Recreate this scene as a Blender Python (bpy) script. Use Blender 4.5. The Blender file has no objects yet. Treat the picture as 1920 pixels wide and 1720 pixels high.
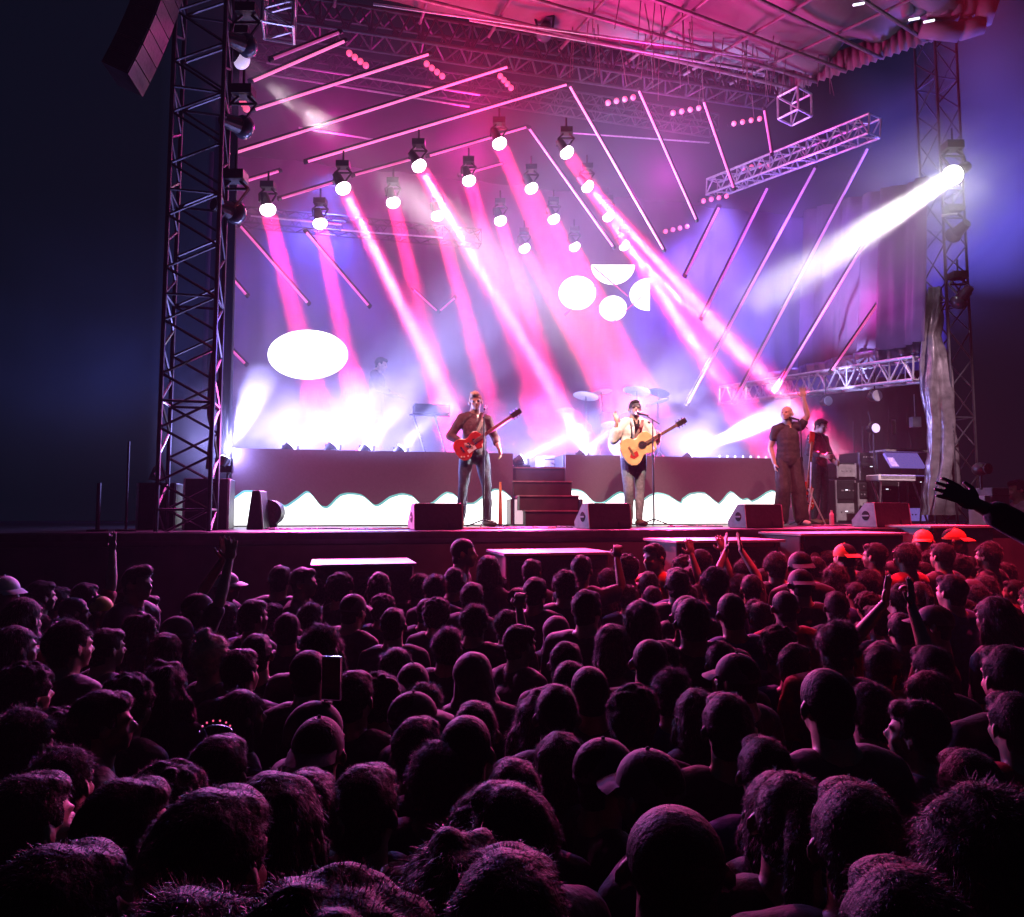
import bpy, bmesh, math, random
from mathutils import Vector, Matrix, noise as mnoise
R = math.radians
random.seed(11)
scene = bpy.context.scene
C = scene.collection

# ---------------------------------------------------------------- camera
F = 1400.0 / 1920.0
CAM = Vector((0, 0, 2.2))
PITCH = math.atan(0.0714)
cd = bpy.data.cameras.new('camera')
cam = bpy.data.objects.new('camera', cd); C.objects.link(cam)
cam.location = CAM
cam.rotation_euler = (math.pi / 2 + PITCH, 0, 0)
cd.sensor_fit = 'HORIZONTAL'; cd.sensor_width = 36; cd.lens = 36 * F
cd.clip_start = 0.05; cd.clip_end = 500
scene.camera = cam

# ---------------------------------------------------------------- world: night sky
w = bpy.data.worlds.new('World'); scene.world = w; w.use_nodes = True
bg = w.node_tree.nodes['Background']
bg.inputs[0].default_value = (0.0011, 0.0034, 0.0085, 1)     # night, no sun
bg.inputs[1].default_value = 1.0

# ---------------------------------------------------------------- render settings
scene.view_settings.view_transform = 'Standard'
scene.view_settings.look = 'None'
scene.view_settings.exposure = 0.0
scene.view_settings.gamma = 1.0
cy = scene.cycles
cy.use_denoising = True
try:
    cy.denoiser = 'OPENIMAGEDENOISE'
    cy.denoising_input_passes = 'RGB_ALBEDO_NORMAL'
except Exception:
    pass
cy.max_bounces = 3; cy.diffuse_bounces = 0; cy.glossy_bounces = 2
cy.transmission_bounces = 2; cy.volume_bounces = 0; cy.transparent_max_bounces = 6
cy.use_light_tree = True
cy.sample_clamp_direct = 0; cy.sample_clamp_indirect = 4
cy.caustics_reflective = False; cy.caustics_refractive = False
cy.volume_step_rate = 1.0; cy.volume_max_steps = 96
cy.use_adaptive_sampling = False

# ---------------------------------------------------------------- geometry frame of the stage
T = math.atan(0.25)                       # the stage is turned 14 degrees away on the right
S0 = Vector((0, 8.2, 2.0))                # point of the stage lip straight ahead, on the deck
AX = Vector((math.cos(T), math.sin(T), 0)); BX = Vector((-math.sin(T), math.cos(T), 0))
def ST(s, t, h=0.0):
    return S0 + AX * s + BX * t + Vector((0, 0, h))
def ray(px, py):
    u = (px - 960) / 1400.0; v = (860 - py) / 1400.0
    return Vector((u, math.cos(PITCH) - v * math.sin(PITCH), math.sin(PITCH) + v * math.cos(PITCH)))
def SP(px, py, t):
    """point seen at photo pixel (px, py) on the upright plane t metres behind the stage lip"""
    d = ray(px, py)
    k = ((S0 - CAM).dot(BX) + t) / d.dot(BX)
    return CAM + d * k
def SF(px, t, h=0.0):
    """point on the deck (+h) under photo column px at depth t"""
    d = ray(px, 960); q = SP(px, 960, t); return Vector((q.x, q.y, 2.0 + h))
def WY(px, py, y):
    d = ray(px, py); return CAM + d * (y / d.y)

# ---------------------------------------------------------------- light rig helpers
PINK = (1.0, 0.022, 0.17); MAG = (1.0, 0.06, 0.42); RED = (1.0, 0.02, 0.10)
WHITE = (1.0, 0.93, 0.90); BLUEW = (0.45, 0.45, 1.0); BLUE = (0.10, 0.14, 1.0); VIO = (0.42, 0.20, 1.0)
def aim(o, target):
    d = Vector(target) - o.location
    o.rotation_euler = d.to_track_quat('-Z', 'Y').to_euler()
def spot(name, loc, target, col, power, deg, blend=0.3, r=0.03, parent=None):
    l = bpy.data.lights.new(name, 'SPOT'); l.color = col; l.energy = power
    l.spot_size = R(deg); l.spot_blend = blend; l.shadow_soft_size = r
    o = bpy.data.objects.new(name, l); C.objects.link(o); o.location = loc; aim(o, target)
    return o
def beam(name, loc, target, col, power, spread, size):
    l = bpy.data.lights.new(name, 'AREA'); l.shape = 'DISK'; l.size = size; l.spread = R(spread); l.color = col; l.energy = power
    o = bpy.data.objects.new(name, l); C.objects.link(o); o.location = loc; aim(o, target)
    return o
def point(name, loc, col, power, r=0.05):
    l = bpy.data.lights.new(name, 'POINT'); l.color = col; l.energy = power; l.shadow_soft_size = r
    o = bpy.data.objects.new(name, l); C.objects.link(o); o.location = loc
    return o

# ---------------------------------------------------------------- materials
MATS = {}
def mat(name, col, rough=0.6, metal=0.0, var=0.25, scale=6.0, bump=0.0, emit=None, estr=0.0, spec=0.5, sheen=0.0, sampling=None, coat=0.0):
    if name in MATS: return MATS[name]
    m = bpy.data.materials.new(name); m.use_nodes = True
    nt = m.node_tree; b = nt.nodes['Principled BSDF']
    b.inputs['Roughness'].default_value = rough; b.inputs['Metallic'].default_value = metal
    b.inputs['Specular IOR Level'].default_value = spec
    if sheen: b.inputs['Sheen Weight'].default_value = sheen; b.inputs['Sheen Roughness'].default_value = 0.4
    if coat: b.inputs['Coat Weight'].default_value = coat; b.inputs['Coat Roughness'].default_value = 0.1
    tc = nt.nodes.new('ShaderNodeTexCoord')
    n = nt.nodes.new('ShaderNodeTexNoise'); n.inputs['Scale'].default_value = scale; n.inputs['Detail'].default_value = 4
    nt.links.new(tc.outputs['Object'], n.inputs['Vector'])
    ramp = nt.nodes.new('ShaderNodeValToRGB')
    a = [max(0, c * (1 - var)) for c in col]; d = [min(1, c * (1 + var)) for c in col]
    ramp.color_ramp.elements[0].color = (*a, 1); ramp.color_ramp.elements[1].color = (*d, 1)
    ramp.color_ramp.elements[0].position = 0.3; ramp.color_ramp.elements[1].position = 0.7
    nt.links.new(n.outputs['Fac'], ramp.inputs[0]); nt.links.new(ramp.outputs[0], b.inputs['Base Color'])
    if bump:
        bp = nt.nodes.new('ShaderNodeBump'); bp.inputs['Strength'].default_value = bump; bp.inputs['Distance'].default_value = 0.02
        nt.links.new(n.outputs['Fac'], bp.inputs['Height']); nt.links.new(bp.outputs[0], b.inputs['Normal'])
    if emit:
        b.inputs['Emission Color'].default_value = (*emit, 1); b.inputs['Emission Strength'].default_value = estr
    if sampling: m.cycles.emission_sampling = sampling
    MATS[name] = m; return m
def vol(name, col, dens, aniso=0.0, noisy=None):
    m = bpy.data.materials.new(name); m.use_nodes = True; nt = m.node_tree
    nt.nodes.remove(nt.nodes['Principled BSDF'])
    v = nt.nodes.new('ShaderNodeVolumePrincipled')
    m.cycles.volume_sampling = 'EQUIANGULAR' if not noisy else 'MULTIPLE_IMPORTANCE'
    v.inputs['Color'].default_value = (*col, 1); v.inputs['Density'].default_value = dens; v.inputs['Anisotropy'].default_value = aniso
    nt.links.new(v.outputs[0], nt.nodes['Material Output'].inputs['Volume'])
    if noisy:
        tc = nt.nodes.new('ShaderNodeTexCoord')
        n = nt.nodes.new('ShaderNodeTexNoise'); n.inputs['Scale'].default_value = noisy; n.inputs['Detail'].default_value = 3
        n.inputs['Distortion'].default_value = 0.6
        nt.links.new(tc.outputs['Object'], n.inputs['Vector'])
        mr = nt.nodes.new('ShaderNodeMapRange'); mr.inputs[1].default_value = 0.41; mr.inputs[2].default_value = 0.66
        mr.inputs[3].default_value = 0.0; mr.inputs[4].default_value = dens
        nt.links.new(n.outputs['Fac'], mr.inputs[0])
        # fade to nothing at the rim of the bank (generated coordinates, unit ball)
        sub = nt.nodes.new('ShaderNodeVectorMath'); sub.operation = 'SUBTRACT'; sub.inputs[1].default_value = (0.5, 0.5, 0.5)
        ln = nt.nodes.new('ShaderNodeVectorMath'); ln.operation = 'LENGTH'
        nt.links.new(tc.outputs['Generated'], sub.inputs[0]); nt.links.new(sub.outputs[0], ln.inputs[0])
        m2 = nt.nodes.new('ShaderNodeMapRange'); m2.inputs[1].default_value = 0.5; m2.inputs[2].default_value = 0.12
        m2.inputs[3].default_value = 0.0; m2.inputs[4].default_value = 1.0
        nt.links.new(ln.outputs['Value'], m2.inputs[0])
        mu = nt.nodes.new('ShaderNodeMath'); mu.operation = 'MULTIPLY'
        nt.links.new(mr.outputs[0], mu.inputs[0]); nt.links.new(m2.outputs[0], mu.inputs[1])
        nt.links.new(mu.outputs[0], v.inputs['Density'])
    MATS[name] = m
    return m

# ---------------------------------------------------------------- mesh builder
class MB:
    def __init__(s): s.v = []; s.f = []
    def add(s, vs, fs):
        n = len(s.v); s.v += [Vector(x) for x in vs]; s.f += [tuple(i + n for i in q) for q in fs]; return s
    def box(s, c, sz, rot=None):
        c = Vector(c); hx, hy, hz = sz[0] / 2, sz[1] / 2, sz[2] / 2
        vs = [Vector((x, y, z)) for z in (-hz, hz) for x, y in ((-hx, -hy), (hx, -hy), (hx, hy), (-hx, hy))]
        if rot is not None: vs = [rot @ q for q in vs]
        return s.add([q + c for q in vs], [(3, 2, 1, 0), (4, 5, 6, 7), (0, 1, 5, 4), (1, 2, 6, 5), (2, 3, 7, 6), (3, 0, 4, 7)])
    def tube(s, p0, p1, r0, r1=None, n=8):
        p0 = Vector(p0); p1 = Vector(p1); r1 = r0 if r1 is None else r1
        d = p1 - p0
        if d.length < 1e-6: return s
        q = d.to_track_quat('Z', 'Y'); vs = []
        for p, r in ((p0, r0), (p1, r1)):
            for i in range(n):
                a = 2 * math.pi * i / n; vs.append(p + q @ Vector((math.cos(a) * r, math.sin(a) * r, 0)))
        fs = [(i, (i + 1) % n, n + (i + 1) % n, n + i) for i in range(n)] + [tuple(reversed(range(n))), tuple(range(n, 2 * n))]
        return s.add(vs, fs)
    def path(s, pts, r, n=6):
        for a, b in zip(pts, pts[1:]): s.tube(a, b, r, r, n)
        return s
    def ball(s, c, r, rot=None, nu=12, nv=8):
        c = Vector(c); r = (r, r, r) if not hasattr(r, '__len__') else r
        vs = []
        for j in range(1, nv):
            ph = math.pi * j / nv
            for i in range(nu):
                a = 2 * math.pi * i / nu; vs.append(Vector((math.sin(ph) * math.cos(a) * r[0], math.sin(ph) * math.sin(a) * r[1], math.cos(ph) * r[2])))
        vs += [Vector((0, 0, r[2])), Vector((0, 0, -r[2]))]
        if rot is not None: vs = [rot @ q for q in vs]
        fs = []
        for j in range(nv - 2):
            for i in range(nu):
                a = j * nu + i; b = j * nu + (i + 1) % nu; fs.append((a, a + nu, b + nu, b))
        t, bt = len(vs) - 2, len(vs) - 1
        for i in range(nu):
            fs.append((t, i, (i + 1) % nu)); k = (nv - 2) * nu; fs.append((bt, k + (i + 1) % nu, k + i))
        return s.add([q + c for q in vs], fs)
    def prism(s, outline, d0, d1, M=None):
        """outline of (x, z) extruded along y from d0 to d1"""
        n = len(outline); vs = [Vector((x, d0, z)) for x, z in outline] + [Vector((x, d1, z)) for x, z in outline]
        if M is not None: vs = [M @ q for q in vs]
        return s.add(vs, [tuple(range(n)), tuple(reversed(range(n, 2 * n)))] + [(i, n + i, n + (i + 1) % n, (i + 1) % n) for i in range(n)])
    def build(s, name, m, parent=None, smooth=False, off=None, loc=None, bevel=0.0):
        me = bpy.data.meshes.new(name)
        o_ = Vector(off) if off is not None else Vector((0, 0, 0))
        me.from_pydata([tuple(q - o_) for q in s.v], [], s.f)
        bm = bmesh.new(); bm.from_mesh(me); bmesh.ops.recalc_face_normals(bm, faces=bm.faces); bm.to_mesh(me); bm.free()
        me.materials.append(m if not isinstance(m, str) else MATS[m])
        if smooth:
            for p in me.polygons: p.use_smooth = True
        o = bpy.data.objects.new(name, me); C.objects.link(o)
        if loc is not None: o.location = loc
        if parent: o.parent = parent
        if bevel:
            b = o.modifiers.new('bevel', 'BEVEL'); b.width = bevel; b.segments = 2; b.limit_method = 'ANGLE'
        return o
def tag(o, label=None, cat=None, group=None, kind=None):
    if label: o['label'] = label
    if cat: o['category'] = cat
    if group: o['group'] = group
    if kind: o['kind'] = kind
    return o
def thing(name, label, cat, loc=(0, 0, 0), rz=0.0, group=None):
    o = bpy.data.objects.new(name, None); C.objects.link(o); o.location = loc; o.rotation_euler = (0, 0, rz)
    o.empty_display_size = 0.1
    return tag(o, label, cat, group)
def copy_tree(o, parent=None):
    c = o.copy(); C.objects.link(c)
    if parent: c.parent = parent
    for ch in o.children: copy_tree(ch, c)
    return c
PB = 105.0; HALO = 9.0; UPB = 3200.0; RIM = 3500.0
# ================================================================ materials used by the setting
mat('ground_turf', (0.035, 0.04, 0.03), 0.95, var=0.5, scale=3, bump=0.6)
mat('deck_black', (0.045, 0.042, 0.05), 0.42, var=0.4, scale=2.5, bump=0.15)
mat('skirt_cloth', (0.06, 0.055, 0.06), 0.6, var=0.4, scale=2, bump=0.4, sheen=0.3)
mat('backdrop_cloth', (0.13, 0.10, 0.20), 0.9, var=0.3, scale=0.8, bump=0.5)
mat('side_cloth', (0.16, 0.10, 0.17), 0.85, var=0.25, scale=1.6, bump=0.5)
mat('black_cloth', (0.012, 0.012, 0.015), 0.95, var=0.3, scale=2, bump=0.4)
mat('roof_fabric', (0.20, 0.155, 0.17), 0.8, var=0.22, scale=1.1, bump=0.4)
mat('roof_pipe', (0.16, 0.13, 0.14), 0.5, 0.3, var=0.3, scale=8)
mat('aluminium', (0.62, 0.62, 0.64), 0.38, 0.7, var=0.2, scale=12, bump=0.1)
mat('dark_metal', (0.028, 0.028, 0.032), 0.45, 0.5, var=0.4, scale=12)
mat('black_plastic', (0.010, 0.010, 0.012), 0.45, var=0.4, scale=20, bump=0.2)
mat('grey_cabinet', (0.30, 0.29, 0.30), 0.6, var=0.25, scale=9, bump=0.2)
mat('grille', (0.035, 0.033, 0.036), 0.6, 0.3, var=0.5, scale=60, bump=0.4)
mat('tarp_silver', (0.22, 0.20, 0.23), 0.30, 0.45, var=0.5, scale=5, bump=0.8)
mat('riser_black', (0.05, 0.05, 0.06), 0.5, var=0.3, scale=4)
mat('step_top', (0.32, 0.30, 0.32), 0.5, var=0.3, scale=8)
mat('cable_black', (0.02, 0.02, 0.02), 0.5)
mat('cable_red', (0.5, 0.04, 0.04), 0.5)
mat('white_paint', (0.75, 0.74, 0.74), 0.5, var=0.1)
mat('chrome', (0.8, 0.8, 0.82), 0.15, 1.0, var=0.08)
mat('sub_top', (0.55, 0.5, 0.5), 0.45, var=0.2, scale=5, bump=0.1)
mat('lens_pink', (1, .8, .9), 0.3, emit=(1.0, 0.80, 0.90), estr=14.0, sampling='NONE')
mat('lens_white', (1, 1, 1), 0.3, emit=(1.0, 0.98, 0.88), estr=30.0, sampling='NONE')
mat('lens_blue', (1, 1, 1), 0.3, emit=(0.8, 0.82, 1.0), estr=30.0, sampling='NONE')
mat('lens_dim', (.8, .8, .9), 0.3, emit=(0.75, 0.55, 0.9), estr=0.7, sampling='NONE')
mat('lens_off', (.05, .05, .07), 0.12, var=.2)
mat('bulb_pink', (1, .3, .4), 0.3, emit=(1.0, 0.10, 0.24), estr=1.1, sampling='NONE')
mat('tube_pink', (1, .3, .6), 0.3, emit=(1.0, 0.10, 0.38), estr=0.75, sampling='NONE')
mat('tube_bright', (1, .3, .6), 0.3, emit=(1.0, 0.20, 0.48), estr=1.05, sampling='NONE')
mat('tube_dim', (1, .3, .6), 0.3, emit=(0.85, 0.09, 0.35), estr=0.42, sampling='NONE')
mat('tube_violet', (.9, .4, .9), 0.3, emit=(0.80, 0.16, 0.50), estr=0.45, sampling='NONE')
mat('screen_white', (1, 1, 1), 0.4, var=0, emit=(0.93, 1.0, 0.97), estr=2.6)
mat('screen_teal', (.2, .6, .6), 0.4, var=0, emit=(0.25, 0.85, 0.80), estr=0.55, sampling='NONE')
mat('screen_oval', (1, 1, 1), 0.4, var=0, emit=(1.0, 1.0, 1.0), estr=4.0)
ms = mat('screen_mauve', (0.05, 0.035, 0.045), 0.5, var=0.2, scale=40, emit=(0.20, 0.045, 0.10), estr=0.45, sampling='NONE')
mat('led_green', (.2, 1, .3), 0.4, emit=(0.2, 1.0, 0.4), estr=2.0, sampling='NONE')
mat('led_white', (1, 1, 1), 0.4, emit=(0.8, 0.85, 1.0), estr=2.0, sampling='NONE')
mat('panel_lit', (.5, .4, .8), 0.5, var=.3, scale=30, emit=(0.16, 0.10, 0.42), estr=0.9, sampling='NONE')

def struct(o, name=None):
    o['kind'] = 'structure'; return o

# ================================================================ ground and stage
g = MB()
g.add([(-90, -20, 0), (90, -20, 0), (90, 120, 0), (-90, 120, 0)], [(0, 1, 2, 3)])
struct(g.build('ground', 'ground_turf'))
SR = Matrix.Rotation(T, 3, 'Z')
stage = thing('stage', 'black festival stage platform with skirt cloth along its front', 'stage', ST(0, 0, -2.0), T)
MB().box((1, 5.2, 1.93), (21, 10.4, 0.14)).build('deck', 'deck_black', stage, bevel=0.01)
MB().box((1, -0.03, 1.955), (21, 0.05, 0.07)).build('edge_trim', 'dark_metal', stage)
# skirt with folds
m = MB(); n = 240; vs = []; fs = []
for i in range(n + 1):
    x = -9.5 + 21 * i / n
    dy = -0.05 + 0.035 * math.sin(x * 7.3) * math.sin(x * 1.7 + 1) + 0.02 * math.sin(x * 19)
    for z in (0.0, 0.6, 1.2, 1.86):
        k = 1.0 - z / 1.9
        vs.append((x, -0.05 + (dy + 0.05) * (0.35 + 1.4 * k) - 0.02, z))
for i in range(n):
    for j in range(3):
        a = i * 4 + j; fs.append((a, a + 4, a + 5, a + 1))
m.add(vs, fs).build('skirt', 'skirt_cloth', stage, smooth=True)

# ---- risers with an LED front
def riser(px0, px1, label, h=1.07, depth=3.0):
    a = SF(px0, 2.72); b = SF(px1, 2.72); L = (b - a).length
    r = thing('drum_riser' if px0 > 1000 else 'keyboard_riser', label, 'riser', a, T, 'risers across the stage')
    MB().box((L / 2, depth / 2 + 0.05, h / 2), (L, depth - 0.1, h)).build('platform', 'riser_black', r, bevel=0.01)
    MB().box((L / 2, 0.015, h / 2), (L - 0.01, 0.05, h - 0.02)).build('screen_panel', 'screen_mauve', r)
    return r, a
RL, RLa = riser(432, 962, 'long left riser with glowing white peaks on its front, behind the electric guitarist')
RR, RRa = riser(1060, 1478, 'right riser carrying the drum kit, with glowing white peaks on its front')
def crop3(x, y): return (280 + x / 3.097, 450 + y / 3.097)
def crop4(x, y): return (780 + x / 3.2, 650 + y / 3.2)
def crop5(x, y): return (1280 + x / 3.0, 550 + y / 3.0)
LW = [crop3(*q) for q in ((468, 1490), (490, 1512), (555, 1465), (640, 1470), (700, 1560), (750, 1528), (795, 1558), (860, 1512), (915, 1468), (940, 1476), (1000, 1556), (1040, 1562), (1105, 1492), (1150, 1480), (1200, 1482), (1245, 1492), (1310, 1552), (1340, 1546), (1400, 1500), (1470, 1480), (1530, 1494), (1575, 1540), (1640, 1536), (1700, 1490), (1735, 1475), (1800, 1510))] + \
     [crop4(*q) for q in ((60, 975), (110, 942), (185, 884), (225, 890), (290, 950), (350, 950), (405, 905), (430, 880), (480, 862), (530, 875), (572, 912))]
RW = [crop4(*q) for q in ((905, 862), (975, 868), (1010, 880), (1060, 935), (1085, 946), (1130, 945), (1200, 890), (1230, 880), (1265, 893), (1340, 950), (1400, 900), (1450, 885), (1510, 897), (1590, 950), (1640, 892), (1690, 883), (1740, 888), (1812, 950))] + \
     [crop5(*q) for q in ((0, 1165), (60, 1132), (120, 1130), (205, 1195), (270, 1115), (335, 1172), (365, 1160), (392, 1182), (500, 1110), (560, 1150))]
def peaks(pts, root, a, mname, name, y0, grow=0.0):
    out = []
    for px, py in pts:
        p = SP(px, py, 2.72) - a
        out.append((p.dot(AX), p.z + grow))
    out.sort(key=lambda q: q[0])
    # rounded peaks: subdivide with a smooth step
    res = []
    for (x0, z0), (x1, z1) in zip(out, out[1:]):
        for k in range(4):
            f = k / 4; res.append((x0 + (x1 - x0) * f, z0 + (z1 - z0) * f))
    res.append(out[-1])
    res = [(x - grow * 0.5, z) for x, z in res]
    zs = [z for _, z in res]
    sm = [(res[i][0], (zs[max(0, i - 1)] + 2 * zs[i] + zs[min(len(zs) - 1, i + 1)]) / 4) for i in range(len(res))]
    m = MB()
    for (x0, z0), (x1, z1) in zip(sm, sm[1:]):
        if x1 - x0 < 1e-4: continue
        m.add([(x0, y0, 0.02), (x1, y0, 0.02), (x1, y0, z1), (x0, y0, z0)], [(0, 1, 2, 3)])
    return m.build(name, mname, root)
peaks(LW, RL, RLa, 'screen_teal', 'peak_outline', -0.013, 0.030); peaks(LW, RL, RLa, 'screen_white', 'lit_peaks', -0.017)
peaks(RW, RR, RRa, 'screen_teal', 'peak_outline', -0.013, 0.030); peaks(RW, RR, RRa, 'screen_white', 'lit_peaks', -0.017)
p0, p1 = SP(966, 930, 2.66), SP(1008, 930, 2.66); L_s = (p1 - p0).length
mat('screen_pale', (.6, .5, .55), 0.5, var=.1, emit=(1.0, 0.62, 0.75), estr=.9, sampling='NONE')
sc_ = thing('lit_panel', 'pale pink lit panel behind the left side of the steps', 'screen', Vector((p0.x, p0.y, 2.0)), T)
MB().box((L_s / 2, .02, .20), (L_s, .03, .36)).build('panel', 'screen_pale', sc_); MB().box((L_s / 2, .045, .20), (L_s + .03, .02, .40)).build('frame', 'riser_black', sc_)
# ---- steps between the risers
sl = SF(1012, 2.05)
steps = thing('staircase', 'dark four tread stage steps between the two risers', 'steps', sl, T + R(-7))
tr = [(957, 1066, 889), (969, 1083, 912), (983, 1100, 936), (1000, 1102, 959)]
for i in range(4):
    top = 0.86 - 0.215 * i; y0 = 0.78 - 0.26 * i; xs = -0.34 + 0.05 * i
    m = MB().box((xs + 0.42, y0 + 0.13, top - 0.11), (0.86, 0.262, 0.2)); m.build('riser_board', 'riser_black', steps)
    MB().box((xs + 0.42, y0 + 0.12, top - 0.002), (0.88, 0.28, 0.018)).build('tread', 'step_top', steps)
for x in (-0.38, 0.62):
    MB().box((x, 0.55, 0.2), (0.03, 0.9, 0.36)).build('stringer', 'riser_black', steps)

# ================================================================ cloths behind and above
def cloth(name, label, m_, corners, nx=90, nz=6, fold=0.06, freq=9.0, cat='curtain', thick=0.012, parent=None):
    """a hanging cloth between four world corners (bl, br, tr, tl) with vertical folds"""
    bl, br, tr_, tl = [Vector(c) for c in corners]; nrm = (br - bl).cross(tl - bl).normalized()
    vs = []; fs = []
    for i in range(nx + 1):
        u = i / nx
        for j in range(nz + 1):
            v = j / nz
            p = bl.lerp(br, u).lerp(tl.lerp(tr_, u), v)
            L = (br - bl).length
            f = fold * (math.sin(u * L * freq + 1.3 * math.sin(u * L * 2.1)) + 0.5 * math.sin(u * L * freq * 2.3 + v * 2))
            vs.append(p + nrm * f)
    for i in range(nx):
        for j in range(nz):
            a = i * (nz + 1) + j; fs.append((a, a + nz + 1, a + nz + 2, a + 1))
    m = MB().add(vs, fs); base = (bl + br) / 2
    o = m.build(name, m_, parent, smooth=True, off=base, loc=base)
    s = o.modifiers.new('solid', 'SOLIDIFY'); s.thickness = thick
    if label: tag(o, label, cat)
    return o
def q4(pxs, t, z0=None):
    return [SP(px, py, t) for px, py in pxs]
TB = 7.6
a, b = SF(372, TB), SF(1790, TB)
H = Vector((0, 0, 7.4))
cloth('backdrop', 'wide violet backdrop cloth hanging behind the whole stage', 'backdrop_cloth', [a, b, b + H, a + H], 160, 4, 0.05, 5.0)
# side cloth on stage left, above the wing opening
p0 = SP(1735, 640, 1.6); p1 = SP(1500, 690, 6.4)
q1 = SP(1510, 395, 6.4); q0 = SP(1745, 330, 1.6)
cloth('side_curtain', 'mauve side curtain hanging above the wing with the keyboards', 'side_cloth', [p1, p0, q0, q1], 70, 5, 0.07, 7.0)
# black wing masking under it and behind the equipment
a, b = SF(1490, 6.9), SF(1765, 4.2)
a2, b2 = Vector(a), Vector(b); a2.z = SP(1490, 742, 6.9).z; b2.z = SP(1765, 690, 4.2).z
cloth('wing_curtain', 'black masking curtain behind the keyboard and amplifier racks', 'black_cloth', [a, b, b2, a2], 60, 3, 0.05, 8.0)
# left wing masking
a, b = SF(424, 2.6), SF(385, 6.9)
cloth('wing_curtain', 'black masking curtain beside the left tower', 'black_cloth', [a, b, b + H, a + H], 50, 3, 0.04, 8.0)
# valance strip above the side truss
a, b = SP(1440, 722, 6.0), SP(1722, 664, 2.2)
a2, b2 = SP(1440, 700, 6.0), SP(1722, 636, 2.2)
cloth('valance', 'crumpled black plastic valance on top of the side truss', 'tarp_silver', [a, b, b2, a2], 60, 4, 0.05, 11.0, 'valance').data.materials[0] = mat('tarp_dark', (0.10, 0.09, 0.13), 0.3, 0.3, var=0.5, scale=6, bump=0.6)

# ---- roof
HR = 9.9
def onH(px, py, h=HR):
    d = ray(px, py); return CAM + d * ((h - CAM.z) / d.z)
roof = thing('stage_roof', 'pink lit fabric stage roof over the front of the stage', 'roof', (0, 0, 0))
edge = [onH(430, -28), onH(1452, 172), onH(1640, 112), onH(1822, 36)]
front = [Vector((edge[-1].x + 1.2, edge[-1].y - 4.0, HR)), Vector((edge[0].x + 1.5, edge[0].y - 6.5, HR))]
c = [edge[0], edge[1], edge[3], front[0], front[1]]
def inside_grid(poly, nx=46, ny=30):
    # quad patch: back edge edge[0]->edge[1], front edge front[1]->edge[3]
    A, B, Cc, D = edge[0], edge[1], edge[3], front[1]
    vs = []; fs = []
    for i in range(nx + 1):
        u = i / nx
        for j in range(ny + 1):
            v = j / ny; p = A.lerp(B, u).lerp(D.lerp(Cc, u), v)
            z = 0.10 * math.sin(u * 24) * math.sin(v * 9) + 0.14 * math.sin(v * 6.28 * 3) + 0.05 * mnoise.noise(Vector((u * 14, v * 14, 3)))
            vs.append(Vector((p.x, p.y, HR + 0.25 + z)))
    for i in range(nx):
        for j in range(ny):
            a = i * (ny + 1) + j; fs.append((a, a + 1, a + ny + 2, a + ny + 1))
    return vs, fs
vs, fs = inside_grid(c)
o = MB().add(vs, fs).build('canopy', 'roof_fabric', roof, smooth=True); s = o.modifiers.new('s', 'SOLIDIFY'); s.thickness = 0.02
# fascia: rear drop and right drop, ruffled
def drop(pa, pb, h, name, mname, waves=30, amp=0.08):
    vs = []; fs = []; n = waves * 4; d = (pb - pa).normalized(); nn = Vector((-d.y, d.x, 0))
    for i in range(n + 1):
        p = pa.lerp(pb, i / n); k = amp * math.sin(i / 4 * 6.28)
        vs += [p + Vector((0, 0, 0.3)), p + nn * k + Vector((0, 0, -h))]
    for i in range(n): fs.append((2 * i, 2 * i + 1, 2 * i + 3, 2 * i + 2))
    o = MB().add(vs, fs).build(name, mname, roof, smooth=True); s = o.modifiers.new('s', 'SOLIDIFY'); s.thickness = 0.012
drop(edge[1], edge[3], 0.12, 'fascia', 'roof_fabric', 26, 0.05)
# scalloped awning end at the top right corner
e = edge[3]
m = MB()
for i in range(7):
    f = i / 6; p = e + Vector((-1.15 + 1.15 * f, -0.15, 0.05)); 
    m.tube(p + Vector((0, 0, 0.75)), p + Vector((0.12, 0.1, -0.02)), 0.11, 0.09, 8)
m.build('awning_roll', 'roof_fabric', roof, smooth=True)
mr = MB(); pts = [e + Vector((-0.75, 0.1, -0.1)), e + Vector((-0.2, 0.0, -0.22)), e + Vector((0.1, -0.1, -0.15)), e + Vector((0.15, -0.2, 0.15))]
for p0, p1 in zip(pts, pts[1:]): mr.tube(p0, p1, 0.13, 0.15, 10)
mr.build('rolled_tarp', 'roof_fabric', roof, smooth=True)
# purlins under the canopy
def frustum_tube(name, pa, pb, r, mname, parent):
    return MB().tube(pa, pb, r, r, 8).build(name, mname, parent)
A, B, Cc, D = edge[0], edge[1], edge[3], front[1]
for v in (0.12, 0.24, 0.40, 0.58, 0.8):
    frustum_tube('purlin', A.lerp(D, v) + Vector((0, 0, -0.10)), B.lerp(Cc, v) + Vector((0, 0, -0.10)), 0.03, 'roof_pipe', roof)
for u in (0.05, 0.16, 0.3, 0.42, 0.55, 0.68, 0.8, 0.9):
    frustum_tube('rafter', A.lerp(B, u) + Vector((0, 0, -0.02)), D.lerp(Cc, u) + Vector((0, 0, -0.02)), 0.026, 'roof_pipe', roof)
# fringe hanging at the rear right of the roof (loose straps)
m = MB(); rs = random.Random(5)
for i in range(60):
    u = rs.uniform(0.55, 1.0); v = rs.uniform(0.0, 0.35); p = A.lerp(B, u).lerp(D.lerp(Cc, u), v)
    m.tube(p + Vector((0, 0, 0.2)), p + Vector((rs.uniform(-.12, .12), 0, -rs.uniform(0.2, 0.7))), 0.009, 0.006, 4)
m.build('hanging_straps', 'roof_pipe', roof)

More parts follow.
